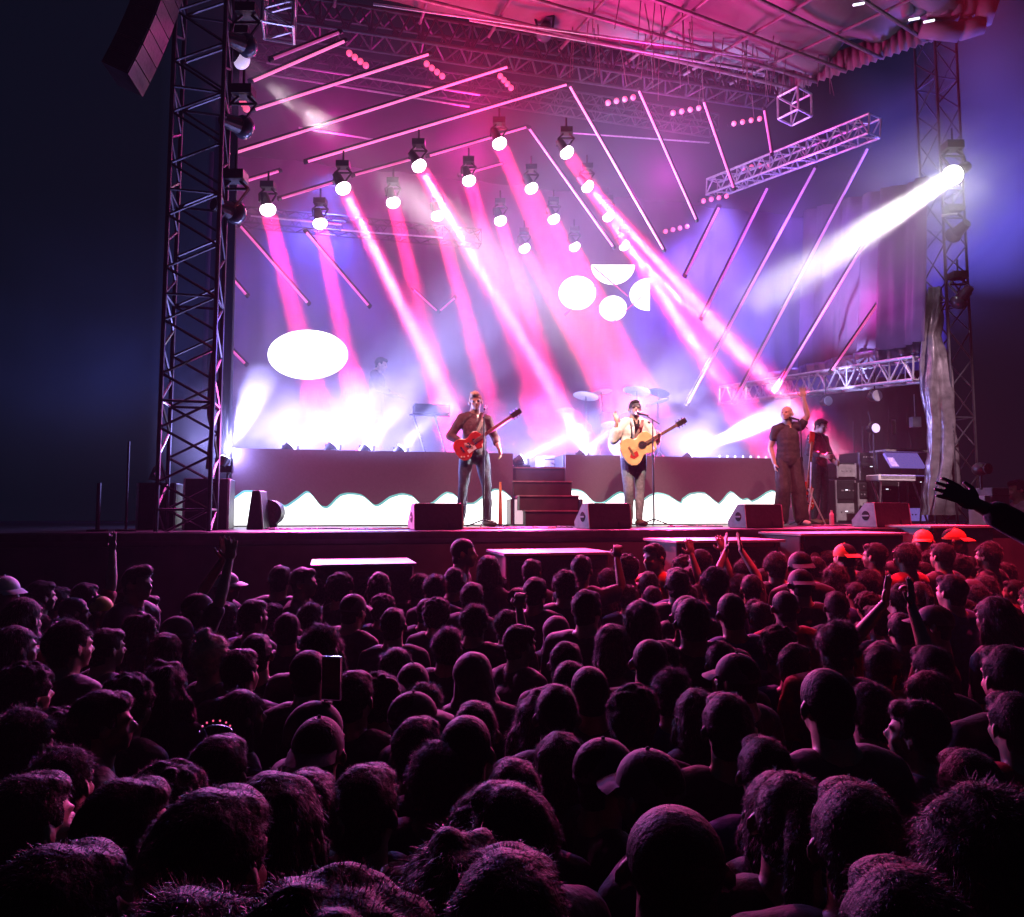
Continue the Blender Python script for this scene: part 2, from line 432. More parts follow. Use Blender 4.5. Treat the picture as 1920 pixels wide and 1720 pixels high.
# ================================================================ trusses
def truss(name, label, pa, pb, w, n, mname='aluminium', r=0.024, group=None, w2=None, cat='truss', up=None):
    pa = Vector(pa); pb = Vector(pb); d = pb - pa; L = d.length
    up = Vector(up) if up else (Vector((0, 0, 1)) if abs(d.normalized().z) < 0.8 else BX)
    x = d.normalized(); y = up.cross(x).normalized(); z = x.cross(y)
    w2 = w if w2 is None else w2
    root = thing(name, label, cat, pa, 0, group)
    off = [(-1, -1), (1, -1), (1, 1), (-1, 1)]
    pos = lambda k, f: x * (L * f) + (y * off[k][0] + z * off[k][1]) * ((w + (w2 - w) * f) / 2)
    for k in range(4):
        MB().tube(pos(k, 0), pos(k, 1), r, r, 8).build('chord', mname, root)
    for k in range(4):
        m = MB(); k2 = (k + 1) % 4
        for i in range(n):
            f0, f1 = i / n, (i + 1) / n
            if i % 2: m.tube(pos(k, f0), pos(k2, f1), r * 0.6, r * 0.6, 5)
            else: m.tube(pos(k2, f0), pos(k, f1), r * 0.6, r * 0.6, 5)
            if i % 4 == 0: m.tube(pos(k, f0), pos(k2, f0), r * 0.6, r * 0.6, 5)
        m.tube(pos(k, 1), pos(k2, 1), r * 0.6, r * 0.6, 5)
        m.build('lacing', mname, root)
    return root
# left tower: stands on the ground in front of the wing
b_ = SP(352, 888, 0.5); t_ = SP(388, -80, 0.5); b_.z = 0
mat('tower_metal', (0.06, 0.06, 0.08), 0.45, 0.6, var=0.3, scale=10)
truss('lighting_tower', 'tall lattice tower at the left edge of the stage', b_, t_, 0.50, 30, 'tower_metal', 0.024, 'towers at the stage sides', up=BX)
# right tower: two visible poles with bracing
b_ = SP(1795, 950, 1.8); t_ = SP(1752, 60, 1.8); b_.z = 0
truss('lighting_tower', 'slim lattice tower right of the silver tarpaulin', b_, t_, 0.42, 22, 'tower_metal', 0.020, 'towers at the stage sides', up=BX)
# dark front roof truss and its twin
truss('roof_truss', 'dark main truss across the roof above the hanging light tubes', SP(500, 25, 3.6), SP(1445, 172, 3.6), 0.42, 44, 'dark_metal', 0.03, 'roof trusses')
truss('roof_truss', 'thin rear truss below the main roof truss, with red lamp bars under it', SP(440, 100, 5.2), SP(1340, 236, 5.2), 0.32, 44, 'dark_metal', 0.02, 'roof trusses')
truss('roof_truss', 'rear truss low in the haze behind the pink spotlights', SP(430, 405, 7.0), SP(900, 448, 7.0), 0.30, 24, 'tower_metal', 0.02, 'roof trusses')
truss('side_truss', 'bright upper side truss slanting up to the right under the roof', SP(1335, 354, 6.2), SP(1640, 236, 2.6), 0.33, 18, 'aluminium', 0.026, 'side trusses', up=(0, 0, 1))
truss('side_truss', 'bright lower side truss above the keyboard wing', SP(1362, 742, 6.9), SP(1728, 692, 1.9), 0.36, 22, 'aluminium', 0.028, 'side trusses', up=(0, 0, 1))
truss('roof_truss', 'pink truss end hanging at the top left beside the tower', SP(522, 62, 1.0), SP(528, -60, 1.0), 0.34, 5, 'aluminium', 0.022, 'roof trusses', up=BX)
# cube corner block
cb = SP(1490, 200, 3.2); m = MB(); h_ = 0.2
root = thing('truss_corner', 'pink cube shaped truss corner hanging alone under the roof edge', 'truss', cb, R(35))
import itertools
cs = [Vector(q) * h_ for q in itertools.product((-1, 1), repeat=3)]
for i in range(8):
    for j in range(i):
        if abs((cs[i] - cs[j]).length - 2 * h_) < 1e-5: m.tube(cs[i], cs[j], 0.022, 0.022, 6)
m.build('frame', 'aluminium', root)
m = MB()
for z in (-h_, h_): m.tube((-h_, -h_, z), (h_, h_, z), 0.012, 0.012, 5)
m.tube((-h_, -h_, -h_), (-h_, h_, h_), 0.012, 0.012, 5); m.tube((h_, -h_, -h_), (h_, h_, h_), 0.012, 0.012, 5)
m.build('brace', 'aluminium', root)
MB().tube((0, 0, h_), (0, 0, 1.6), 0.006, 0.006, 5).build('hanging_cable', 'dark_metal', root)

# silver tarpaulin twisted round the right tower's inner leg
pts = [(1752, 540, 14), (1748, 600, 20), (1745, 632, 16), (1752, 680, 26), (1755, 740, 30), (1765, 800, 28), (1768, 860, 28), (1766, 910, 30), (1764, 966, 32)]
vs = []; fs = []; nseg = 40; t_t = 1.75
fine = []
for (x0, y0, w0), (x1, y1, w1) in zip(pts, pts[1:]):
    for k in range(8):
        f = k / 8; fine.append((x0 + (x1 - x0) * f, y0 + (y1 - y0) * f, w0 + (w1 - w0) * f))
fine.append(pts[-1]); base = SF(1764, t_t)
for j, (x, y, w_) in enumerate(fine):
    cpt = SP(x, y, t_t); rr = w_ / 1400 * 9.6
    for i in range(nseg):
        a = 2 * math.pi * i / nseg
        fold = 1 + 0.30 * math.sin(4 * a + j * 0.16) + 0.14 * math.sin(9 * a + j * 0.27) + 0.12 * mnoise.noise(Vector((math.cos(a) * 2, math.sin(a) * 2, j * 0.25)))
        vs.append(cpt - base + Vector((math.cos(a) * rr * fold, math.sin(a) * rr * 0.7 * fold, 0)))
for j in range(len(fine) - 1):
    for i in range(nseg):
        a = j * nseg + i; b = j * nseg + (i + 1) % nseg; fs.append((a, b, b + nseg, a + nseg))
o = MB().add(vs, fs).build('tarpaulin', 'tarp_silver', smooth=True, loc=base)
tag(o, 'silver tarpaulin wrapped and tied around the right stage column', 'tarpaulin')
# shiny strip of plastic along the left tower's inner side
pts = [(400, 640, 2), (396, 700, 5), (394, 780, 6), (398, 800, 5), (390, 880, 5)]
m = MB(); 
for (x0, y0, w0), (x1, y1, w1) in zip(pts, pts[1:]): m.tube(SP(x0, y0, 0.75), SP(x1, y1, 0.75), w0 / 180, w1 / 180, 7)
o = m.build('plastic_sheet', 'tarp_silver', smooth=True); tag(o, 'narrow crumpled silver plastic hanging down the left tower', 'plastic sheet')
# ================================================================ haze and smoke
hz = MB().box((0, 14, 5.9), (60, 60, 14.0)).build('haze', vol('haze_air', (0.85, 0.86, 0.95), 0.0011, 0.15))
hz['kind'] = 'stuff'
sm = MB().box((2.0, 4.95, 3.85), (12.4, 5.1, 7.8)).build('stage_haze', vol('stage_air', (0.88, 0.87, 0.95), 0.055, 0.1))
sm.location = ST(0, 0, 0); sm.rotation_euler = (0, 0, T); sm['kind'] = 'stuff'
def smoke(c, r, dens, noisy, i, tilt=0.0):
    o = MB().ball((0, 0, 0), 1.0, nu=20, nv=12).build('smoke', vol('smoke_%d' % i, (0.95, 0.93, 0.97), dens, 0.0, noisy))
    o.location = c; o.scale = r; o.rotation_euler = (0, tilt, T); o['kind'] = 'stuff'
    return o

# ================================================================ moving heads with beams
def moving_head(name, label, p, target, lens, col, power, deg, r=0.085, group=None, halo=0, halocol=None, scale=1.0):
    p = Vector(p); d = (Vector(target) - p).normalized()
    root = thing(name, label, 'spotlight', p, 0, group)
    q = d.to_track_quat('-Z', 'Y').to_matrix(); k = scale * .74
    b = MB(); b.tube(q @ Vector((0, 0, 0.02 * k)), q @ Vector((0, 0, 0.30 * k)), 0.115 * k, 0.075 * k, 14); b.tube(q @ Vector((0, 0, -0.02 * k)), q @ Vector((0, 0, 0.02 * k)), 0.125 * k, 0.12 * k, 14)
    hd = b.build('head', 'black_plastic', root, smooth=False)
    MB().ball(q @ Vector((0, 0, -0.015 * k)), (0.150 * k, 0.150 * k, 0.12 * k), q, 20, 12).build('lens', lens, hd, True)
    m = MB(); m.tube(Vector((-0.17 * k, 0, 0.30 * k)), Vector((0.17 * k, 0, 0.30 * k)), 0.018 * k, 0.018 * k, 6)
    for s in (-1, 1):
        m.tube(q @ Vector((0, 0, 0.14 * k)) + Vector((s * 0.12 * k, 0, 0)), Vector((s * 0.17 * k, 0, 0.30 * k)), 0.02 * k, 0.02 * k, 6)
        m.tube(Vector((s * 0.17 * k, 0, 0.30 * k)), Vector((s * 0.06 * k, 0, 0.40 * k)), 0.02 * k, 0.02 * k, 6)
    m.build('yoke', 'black_plastic', root)
    MB().box((0, 0, 0.46 * k), (0.26 * k, 0.2 * k, 0.12 * k)).build('base', 'black_plastic', root)
    MB().tube((0, 0, 0.52 * k), (0, 0, 0.75 * k), 0.015, 0.015, 6).build('clamp', 'dark_metal', root)
    if power: beam('beam_light', p + d * 0.13 * k, target, col, power, deg, r * 2)
    if halo: point('lens_glow', p + d * 0.20 * k, halocol or col, halo, 0.06)
    return root
HEADS = [(502, 392, 3.0, 566, 640, 0), (643, 352, 3.0, 812, 690, 1), (785, 310, 3.0, 1005, 680, 1), (936, 268, 3.0, 1120, 690, 0), (1062, 285, 3.0, 1290, 620, 0),
 (600, 418, 4.0, 648, 660, 0), (737, 379, 4.0, 815, 690, 0), (879, 338, 4.0, 985, 690, 0), (996, 352, 4.0, 1125, 640, 0), (1101, 349, 4.0, 1420, 690, 1),
 (820, 404, 5.0, 905, 700, 0), (938, 413, 5.0, 1025, 690, 0), (1038, 410, 5.0, 1160, 690, 0), (1140, 405, 5.0, 1300, 640, 1), (983, 465, 6.0, 1110, 700, 0), (1077, 462, 6.0, 1200, 700, 0), (1170, 460, 6.0, 1420, 700, 1)]
ROWN = {3.0: 'front', 4.0: 'second', 5.0: 'third', 6.0: 'rearmost'}
ORD = ['leftmost', 'second from left', 'third from left', 'fourth from left', 'rightmost']
cnt = {}
for x, y, t, x2, y2, hot in HEADS:
    k = cnt.get(t, 0); cnt[t] = k + 1; tot = sum(1 for q in HEADS if q[2] == t)
    od = 'rightmost' if k == tot - 1 else ORD[k]
    lab = 'pink beam moving spotlight, %s in the %s row of lit heads' % (od, ROWN[t])
    if hot: lab = 'moving spotlight with white hot beam, %s in the %s lit row' % (od, ROWN[t])
    moving_head('moving_spotlight', lab, SP(x, y, t), SP(x2, y2, t + 0.3), 'lens_pink', PINK, PB * (1.0 if t < 5 else 1.3), 7.0, 0.115, 'lit moving spotlights above the stage', halo=HALO, halocol=(1.0, 0.05, 0.22))
    if hot:
        beam('beam_light', SP(x, y, t) + (SP(x2, y2, t + .3) - SP(x, y, t)).normalized() * 0.16, SP(x2, y2, t + 0.3), (1.0, 0.60, 0.9), 46.0, 3.6, 0.10)
# the big white one on the right tower
moving_head('follow_spotlight', 'brightest white spotlight on the right tower with a wide beam', SP(1788, 328, 1.0), SP(1380, 590, 1.3), 'lens_white', WHITE, 62, 13, 0.13, None, halo=34, halocol=(0.8, 0.85, 1.0), scale=1.3)
# small grey one at the top left, with a short smoky shaft
moving_head('moving_spotlight', 'spotlight high on the left tower throwing a pale smoky shaft', SP(452, 112, 1.2), SP(640, 262, 1.9), 'lens_dim', (0.9, 0.72, 0.78), 95, 14, 0.10)
smoke(SP(520, 170, 1.9), (1.0, 0.45, 0.8), 0.55, 1.6, 1)
smoke(SP(1670, 405, 1.2), (3.0, 1.1, 1.3), 1.0, 0.45, 8, -R(28))  # bank shaped along the white beam so it shows, then fades
smoke(SP(1880, 230, 3.5), (3.8, 1.8, 3.6), 0.20, 0.4, 10)  # bank added to catch the blue wash beyond the right tower
smoke(SP(120, 640, 3.2), (2.6, 1.5, 2.2), 0.10, 0.5, 11)  # bank added to catch the blue wash left of the tower
smoke(SP(450, 800, 3.5), (1.2, 0.8, 1.0), 6.0, 1.4, 9)
# lamps on the left tower, off
for i, (x, y, lab) in enumerate([(462, 85, 'unlit spotlight on the left tower, topmost of three'), (455, 238, 'unlit spotlight on the left tower, middle of three'), (440, 398, 'unlit spotlight on the left tower, lowest of three')]):
    moving_head('moving_spotlight', lab, SP(x, y, 0.7), SP(x + 160, y + 60, 1.5), 'lens_off', PINK, 0, 5, 0.05, 'unlit spotlights on the left tower', scale=1.2)
for i, (x, y, lab) in enumerate([(1020, 62, 'unlit black spotlight clamped under the main roof truss')]):
    moving_head('moving_spotlight', lab, SP(x, y, 3.2), SP(x - 60, y + 160, 2.0), 'lens_off', PINK, 0, 5, 0.05, None, scale=1.3)
moving_head('moving_spotlight', 'unlit spotlight on the right tower, upper of two', SP(1789, 440, 1.5), SP(1700, 520, 2.5), 'lens_off', PINK, 0, 5, .05, 'unlit spotlights on the right tower', scale=1.2)
moving_head('moving_spotlight', 'unlit spotlight on the right tower, lower of two', SP(1798, 565, 1.5), SP(1740, 640, 2.0), 'lens_off', PINK, 0, 5, .05, 'unlit spotlights on the right tower', scale=1.2)

# ================================================================ uplights standing on the left riser
UP = [(420, 858, 1, 1.0, 'far left'), (545, 838, 0, 0.7, 'second from left'), (625, 836, 0, 1.0, 'third from left'), (688, 838, 0, 1.0, 'fourth from left'), (752, 842, 0, 0.8, 'fifth from left'), (978, 862, 1, 0.8, 'beside the steps'), (1292, 858, 1, 1.7, 'on the drum riser right of the singer'), (1092, 852, 1, 1.0, 'on the drum riser left of the singer')]
for i, (x, y, solo, k, pos) in enumerate(UP):
    tt = 2.95; p = SP(x, y, tt)
    if i == 0: p = SP(420, 862, 2.5)
    tgt = {0: (470, 740), 1: (640, 760), 2: (730, 730), 3: (800, 700), 4: (860, 730), 5: (1120, 790), 6: (1440, 785), 7: (1190, 770)}[i]
    d = (SP(tgt[0], tgt[1], tt + 0.25) - p).normalized()
    root = thing('floor_spotlight', 'blinding blue white floor spotlight, %s' % (pos if i > 4 else pos + ' along the left riser'), 'spotlight', p, T, 'floor spotlights blazing up from the risers')
    q = d.to_track_quat('-Z', 'Y').to_matrix()
    MB().box((0, 0, -0.13), (0.22, 0.2, 0.08)).build('base', 'black_plastic', root)
    MB().tube((-0.1, 0, -0.1), (-0.1, 0, 0.02), 0.015).tube((0.1, 0, -0.1), (0.1, 0, 0.02), 0.015).box((0, 0, -.095), (.22, .03, .012)).build('yoke', 'black_plastic', root)
    hh = MB().tube(Vector((0, 0, 0)), Matrix.Rotation(-T, 3, 'Z') @ (-d * 0.14), 0.085, 0.06, 14).build('head', 'black_plastic', root)
    MB().tube(Matrix.Rotation(-T, 3, 'Z') @ (d * 0.002), Matrix.Rotation(-T, 3, 'Z') @ (d * 0.012), 0.075, 0.075, 16).build('lens', 'lens_blue', hh)
    spot('beam_light', p + d * 0.05, p + d * 3, BLUEW, UPB * k * (2.2, 2, 2, 2, 2, 5, 6, 2.5)[i], (26, 30, 32, 30, 30, 18, 15, 26)[i], 0.8, 0.06)
    point('lens_glow', p + d * 0.15, (0.36, 0.34, 1.0), 185 * k, 0.07)
# smoke banks drifting over the risers
smoke(SP(600, 795, 4.3), (2.5, 0.9, 1.0), 7.0, 1.5, 2)
smoke(SP(760, 780, 5.0), (1.4, 0.8, 1.0), 3.0, 1.3, 3)
smoke(SP(1010, 820, 4.2), (1.8, 0.8, 0.9), 5.0, 1.4, 4)
smoke(SP(1150, 760, 5.6), (2.4, 0.9, 1.1), 0.5, 1.2, 5)
smoke(SP(1370, 805, 3.6), (1.6, 0.8, 0.8), 5.0, 1.4, 6)
smoke(SP(1300, 560, 5.4), (2.2, 1.0, 1.6), 0.16, 1.1, 7)

# ================================================================ washes: unseen lights added to colour haze, cloths, roof, band and crowd


spot('wash_light', SP(620, 330, 6.6), SP(560, 700, 7.5), BLUE, 1700, 100, 0.8, 0.3)
spot('wash_light', SP(1350, 380, 5.6), SP(1330, 640, 7.5), (0.26, 0.16, 1.0), 3000, 110, 0.8, 0.3)
point('wash_light', SP(1590, 560, 3.4), (0.85, 0.06, 0.55), 50, 0.3)  # added to tint the side curtain pink
point('wash_light', SP(950, 480, 6.0), (1.0, 0.05, 0.35), 20, 0.3)
# unseen pink lights added below the roof to tint its fabric
spot('wash_light', SP(900, 250, 2.2), onH(1000, -20), (1.0, 0.015, 0.12), 900, 130, 0.7, 0.3)
spot('wash_light', SP(1250, 260, 2.2), onH(1330, 30), (1.0, 0.02, 0.34), 520, 130, 0.7, 0.3)
# red front wash from the roof edge on the band, the cabinets and the front rows
spot('wash_light', ST(2.0, -2.0, 7.2), ST(2.6, 0.6, -0.4), (1.0, 0.03, 0.10), 3300, 62, 0.8, 0.15)
spot('wash_light', ST(-2.5, -2.0, 7.2), ST(-0.5, 1.6, 0.4), (1.0, 0.10, 0.16), 900, 50, 0.8, 0.15)
spot('wash_light', ST(5.5, -1.0, 7.0), ST(5.0, -2.0, -0.6), (1.0, 0.02, 0.08), 8500, 60, 0.8, 0.15)
spot('front_light', ST(0.5, -3.0, 7.0), SF(1189, 1.95, 1.15), (1.0, 0.80, 0.68), 6000, 13, 0.8, 0.1)
spot('front_light', ST(-2.5, -3.0, 7.0), SF(889, 1.95, 1.3), (1.0, 0.42, 0.42), 2600, 13, 0.8, 0.1)
spot('front_light', ST(4.0, -3.0, 7.0), SF(1481, 1.75, 1.1), (1.0, 0.45, 0.46), 2600, 15, 0.8, 0.1)
spot('front_light', ST(6.2, -3.0, 7.0), SF(1670, 2.6, 0.8), (1.0, 0.62, 0.75), 4200, 20, 0.8, 0.1)  # added to brighten the gear in the wing
# back lights added without fixtures, to edge every head in the crowd
for s_, c_, k_ in ((0.6, (1.0, 0.06, 0.28), 1.0), (3.0, (1.0, 0.05, 0.22), 0.8), (5.7, (1.0, 0.03, 0.12), 0.9), (-2.7, (1.0, 0.10, 0.55), 0.55)):
    spot('back_light', ST(s_, 2.32, 3.0), ST(s_ * .9, -0.9, -0.6), c_, RIM * k_, 62, 1.0, 0.10)
spot('back_light', ST(-1.8, 2.3, 2.6), ST(-1.5, -6.0, -0.2), (0.25, 0.16, 1.0), RIM * 0.19, 90, 0.7, 0.1)  # blue one added to tint the left of the crowd
for s_, c_ in ((-2.3, (1.0, 0.08, 0.55)), (0.65, (1.0, 0.05, 0.36)), (3.1, (1.0, 0.05, 0.30)), (5.6, (1.0, 0.03, 0.20))):
    spot('back_light', ST(s_, 2.36, 1.15), ST(s_ * .6, -7.0, 0.4), c_, RIM * 0.42, 84, 0.6, 0.06)  # low set added for thin rims on the near heads
point('wash_light', SP(880, 290, 5.4), (1.0, 0.02, 0.40), 260, 0.3)  # unseen points added inside the haze to colour it magenta and violet
point('wash_light', SP(620, 250, 5.0), (1.0, 0.02, 0.45), 130, 0.3)
point('wash_light', SP(1250, 330, 4.4), (0.8, 0.03, 0.6), 170, 0.3)
point('wash_light', SP(1480, 420, 4.4), (0.30, 0.10, 1.0), 110, 0.3)
spot('wash_light', SP(330, 760, 1.6), SP(90, 480, 3.0), (0.01, 0.10, 1.0), 200, 120, 0.8, 0.3)  # added behind the left tower for a blue glow beside it
spot('wash_light', SP(1750, 600, 3.0), SP(1930, 260, 3.6), (0.16, 0.14, 1.0), 5600, 140, 0.8, 0.3)  # added behind the tarpaulin for the blue glow at the right

# ================================================================ light tubes
def tube(label, a, b, ta, tb, mname, w=0.022):
    pa, pb = SP(a[0], a[1], ta), SP(b[0], b[1], tb)
    root = thing('light_tube', label, 'light tube', pa, 0, 'hanging light tubes')
    d = (pb - pa); n = d.normalized(); up = n.cross(BX).normalized()
    if up.z < 0: up = -up
    MB().tube((0, 0, 0), d, w, w, 8).build('tube', mname, root)
    MB().tube(up * w * 1.7, d + up * w * 1.7, w * 0.8, w * 0.8, 6).build('backing', 'dark_metal', root)
    for q in (n * 0.02, d - n * 0.02):
        MB().tube(q - n * 0.03, q + n * 0.03, w * 1.5, w * 1.5, 8).build('end_cap', 'dark_metal', root)
L_ = 'pink light tube rising rightward, '
TU = [((468, 155), (650, 76), 2.2, 2.6, 'tube_bright', L_ + 'short one nearest the roof, upper left'),
 ((472, 208), (808, 101), 2.6, 3.0, 'tube_bright', L_ + 'second below the roof, starting at the left tower'),
 ((425, 292), (955, 125), 3.0, 3.4, 'tube_bright', L_ + 'longest one starting at the left tower'),
 ((571, 305), (1066, 158), 3.4, 3.8, 'tube_bright', L_ + 'reaching the highest peak'),
 ((422, 352), (527, 320), 3.8, 4.0, 'tube_pink', L_ + 'short one low on the left tower'),
 ((522, 374), (628, 342), 4.0, 4.2, 'tube_dim', L_ + 'short dim one above the leftmost spotlights'),
 ((660, 330), (775, 298), 4.1, 4.3, 'tube_dim', L_ + 'dim piece just left of the white hot beam'),
 ((800, 294), (990, 238), 4.3, 4.6, 'tube_pink', L_ + 'thin one ending at the second peak'),
 ((860, 330), (946, 306), 5.2, 5.4, 'tube_dim', L_ + 'faint one below the second peak'),
 ((506, 113), (640, 60), 2.0, 2.3, 'tube_dim', L_ + 'faint one beside the top left truss end'),
 ((1066, 158), (1246, 472), 3.8, 4.2, 'tube_bright', 'long pink light tube falling to the right from the highest peak'),
 ((990, 238), (1152, 466), 4.6, 5.0, 'tube_pink', 'thin pink light tube falling to the right from the second peak'),
 ((1196, 166), (1307, 416), 3.8, 4.2, 'tube_pink', 'pink light tube falling to the right, next right of the longest'),
 ((1318, 187), (1377, 357), 3.6, 4.0, 'tube_pink', 'steep pink light tube between two red lamp bars on the right'),
 ((1432, 202), (1447, 292), 3.4, 3.6, 'tube_dim', 'short steep light tube ending on the upper side truss'),
 ((1350, 386), (1284, 520), 5.2, 5.6, 'tube_violet', 'mauve light tube falling to the left, first and shortest of the right group'),
 ((1440, 350), (1315, 600), 5.0, 5.4, 'tube_violet', 'mauve light tube falling to the left, second of the right group'),
 ((1530, 312), (1288, 760), 4.6, 5.6, 'tube_violet', 'mauve light tube falling to the left, third of the right group'),
 ((1628, 276), (1376, 756), 4.2, 5.4, 'tube_violet', 'mauve light tube falling to the left, the long one ending at the lower side truss'),
 ((1640, 424), (1452, 738), 3.4, 4.4, 'tube_violet', 'mauve light tube crossing under the white beam'),
 ((1658, 552), (1556, 700), 3.0, 3.4, 'tube_pink', 'lowest short mauve light tube in front of the side curtain'),
 ((447, 420), (580, 572), 4.4, 4.8, 'tube_pink', 'light tube falling to the right behind the leftmost pink beam'),
 ((571, 432), (694, 577), 4.2, 4.4, 'tube_pink', 'light tube falling to the right behind the second pink beam'),
 ((411, 493), (465, 557), 4.2, 4.4, 'tube_pink', 'short light tube beside the left tower, upper of three'),
 ((401, 622), (463, 686), 4.2, 4.4, 'tube_pink', 'short light tube beside the left tower, middle of three'),
 ((400, 757), (428, 785), 4.2, 4.3, 'tube_dim', 'short light tube beside the left tower, lowest of three'),
 ((772, 540), (822, 586), 6.4, 6.6, 'tube_dim', 'short light tube forming the left arm of a small v'),
 ((822, 586), (856, 556), 6.6, 6.4, 'tube_dim', 'short light tube forming the right arm of a small v')]
for i, (a, b, ta, tb, mn, lab) in enumerate(TU): tube(lab, a, b, ta, tb, mn, 0.020 if 'violet' not in mn else 0.028)
# thin cross rails in the rig, lit pink
def rail(a, b, ta, tb, lab, r=0.016):
    pa, pb = SP(a[0], a[1], ta), SP(b[0], b[1], tb)
    o = MB().tube((0, 0, 0), pb - pa, r, r, 6).build('rigging_rail', 'aluminium', loc=pa); tag(o, lab, 'rail', 'thin rails in the lighting rig')
for a, b, ta, tb, lab in [((500, 118), (900, 178), 4.6, 4.6, 'thin rail crossing behind the upper left tubes, highest'), ((500, 140), (880, 200), 4.8, 4.8, 'thin rail crossing behind the upper left tubes, next to highest'),
    ((560, 240), (700, 262), 5.2, 5.2, 'short thin rail in the smoke right of the tower'), ((470, 405), (640, 422), 5.4, 5.4, 'thin rail behind the leftmost spotlight'),
    ((640, 432), (830, 446), 5.6, 5.6, 'thin rail below the second lit row at left'), ((700, 8), (1440, 112), 1.6, 2.8, 'long bright rail under the roof fabric, upper'),
    ((880, 38), (1430, 138), 2.4, 3.2, 'long bright rail under the roof fabric, lower'), ((1075, 250), (1330, 268), 6.0, 6.0, 'thin rail behind the steep right tubes')]:
    rail(a, b, ta, tb, lab)
# four lamp bars
def lamp_bar(a, b, t, lab, r=0.052):
    pa, pb = SP(a[0], a[1], t), SP(b[0], b[1], t); d = pb - pa
    root = thing('lamp_bar', lab, 'lamp bar', pa, 0, 'four lamp bars glowing red in the rig')
    up = Vector((0, 0, 1)); f = Vector((-BX.x, -BX.y, -0.35)).normalized()
    MB().tube(-d * 0.12 - f * 0.12, d * 1.12 - f * 0.12, 0.02, 0.02, 6).build('bar', 'dark_metal', root)
    for i in range(4):
        p = d * (i / 3)
        h = MB().tube(p - f * 0.12, p, r * 0.8, r * 1.15, 12).build('lamp', 'black_plastic', root)
        MB().ball(p, (r, r, r)).build('bulb', 'bulb_pink', h)
for (a, b, t, lab) in [((655, 100), (686, 123), 4.2, 'first from the left high under the roof'), ((800, 120), (829, 143), 4.4, 'second from the left high under the roof'), ((938, 143), (958, 165), 4.6, 'short slanting one left of the highest peak'),
   ((448, 178), (462, 204), 3.0, 'beside the left tower'), ((1140, 193), (1187, 183), 4.4, 'right of the highest peak'), ((1262, 212), (1310, 203), 4.6, 'left of the steep right tube'),
   ((1376, 232), (1424, 223), 4.8, 'nearest the cube shaped truss corner'), ((1393, 316), (1440, 309), 5.4, 'in front of the upper side truss'), ((1319, 377), (1362, 368), 6.0, 'below the upper side truss'), ((1248, 434), (1288, 425), 6.6, 'lowest one, above the white circles')]:
    lamp_bar(a, b, t, 'bar of four red lamps, ' + lab)
# ================================================================ glowing shapes on the rear screen
def disc_poly(cx, cy_, rx, ry, n=48, half=None, rot=0):
    out = []
    for i in range(n):
        a = 2 * math.pi * i / n; x, y = math.cos(a) * rx, math.sin(a) * ry
        if half and (x * half[0] + y * half[1] < half[2]): 
            continue
        c_, s_ = math.cos(rot), math.sin(rot)
        out.append((cx + x * c_ - y * s_, cy_ + x * s_ + y * c_))
    return out
def flat(name, lab, px_poly, t, mname, thick=0.04, group=None, cat='screen'):
    pts = [SP(x, y, t) for x, y in px_poly]; c = sum(pts, Vector()) / len(pts)
    n = len(pts); vs = [p - c for p in pts] + [p - c + BX * thick for p in pts]
    o = MB().add(vs, [tuple(range(n)), tuple(reversed(range(n, 2 * n)))] + [(i, n + i, n + (i + 1) % n, (i + 1) % n) for i in range(n)]).build(name, mname, loc=c)
    tag(o, lab, cat, group); return o
flat('oval_screen', 'large glowing white oval panel low at the left of the stage', disc_poly(577, 665, 75, 46), 5.6, 'screen_oval')
G_ = 'glowing white circles on the backdrop'
def sector(cx, cy_, r, pred):
    return [(x, y) for x, y in disc_poly(cx, cy_, r[0], r[1], 64) if pred(x, y)]
flat('round_screen', 'glowing white circle on the backdrop, leftmost of the four', disc_poly(1083, 549, 34, 31), 6.9, 'screen_oval', group=G_)
flat('round_screen', 'glowing white half circle on the backdrop, topmost of the four', sector(1150, 497, (40, 36), lambda x, y: y > 496), 6.9, 'screen_oval', group=G_)
flat('round_screen', 'glowing white circle on the backdrop, lowest of the four', disc_poly(1150, 578, 25, 23), 6.9, 'screen_oval', group=G_)
flat('round_screen', 'glowing white half circle on the backdrop, rightmost of the four', sector(1218, 552, (36, 30), lambda x, y: x < 1219), 6.9, 'screen_oval', group=G_)
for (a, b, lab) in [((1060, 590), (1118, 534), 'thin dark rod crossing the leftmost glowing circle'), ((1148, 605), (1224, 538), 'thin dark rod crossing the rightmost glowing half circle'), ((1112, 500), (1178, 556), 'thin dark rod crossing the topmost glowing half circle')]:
    pa, pb = SP(a[0], a[1], 6.7), SP(b[0], b[1], 6.7); o = MB().tube((0, 0, 0), pb - pa, 0.016, 0.016, 6).build('rod', 'tube_dim', loc=pa); tag(o, lab, 'rod', 'rods in front of the glowing circles')  # rods glow faintly in the dim tube material
# ================================================================ things on and before the stage
def ots(px, t, h=0.0, rz=0.0):
    return SF(px, t, h), T + rz
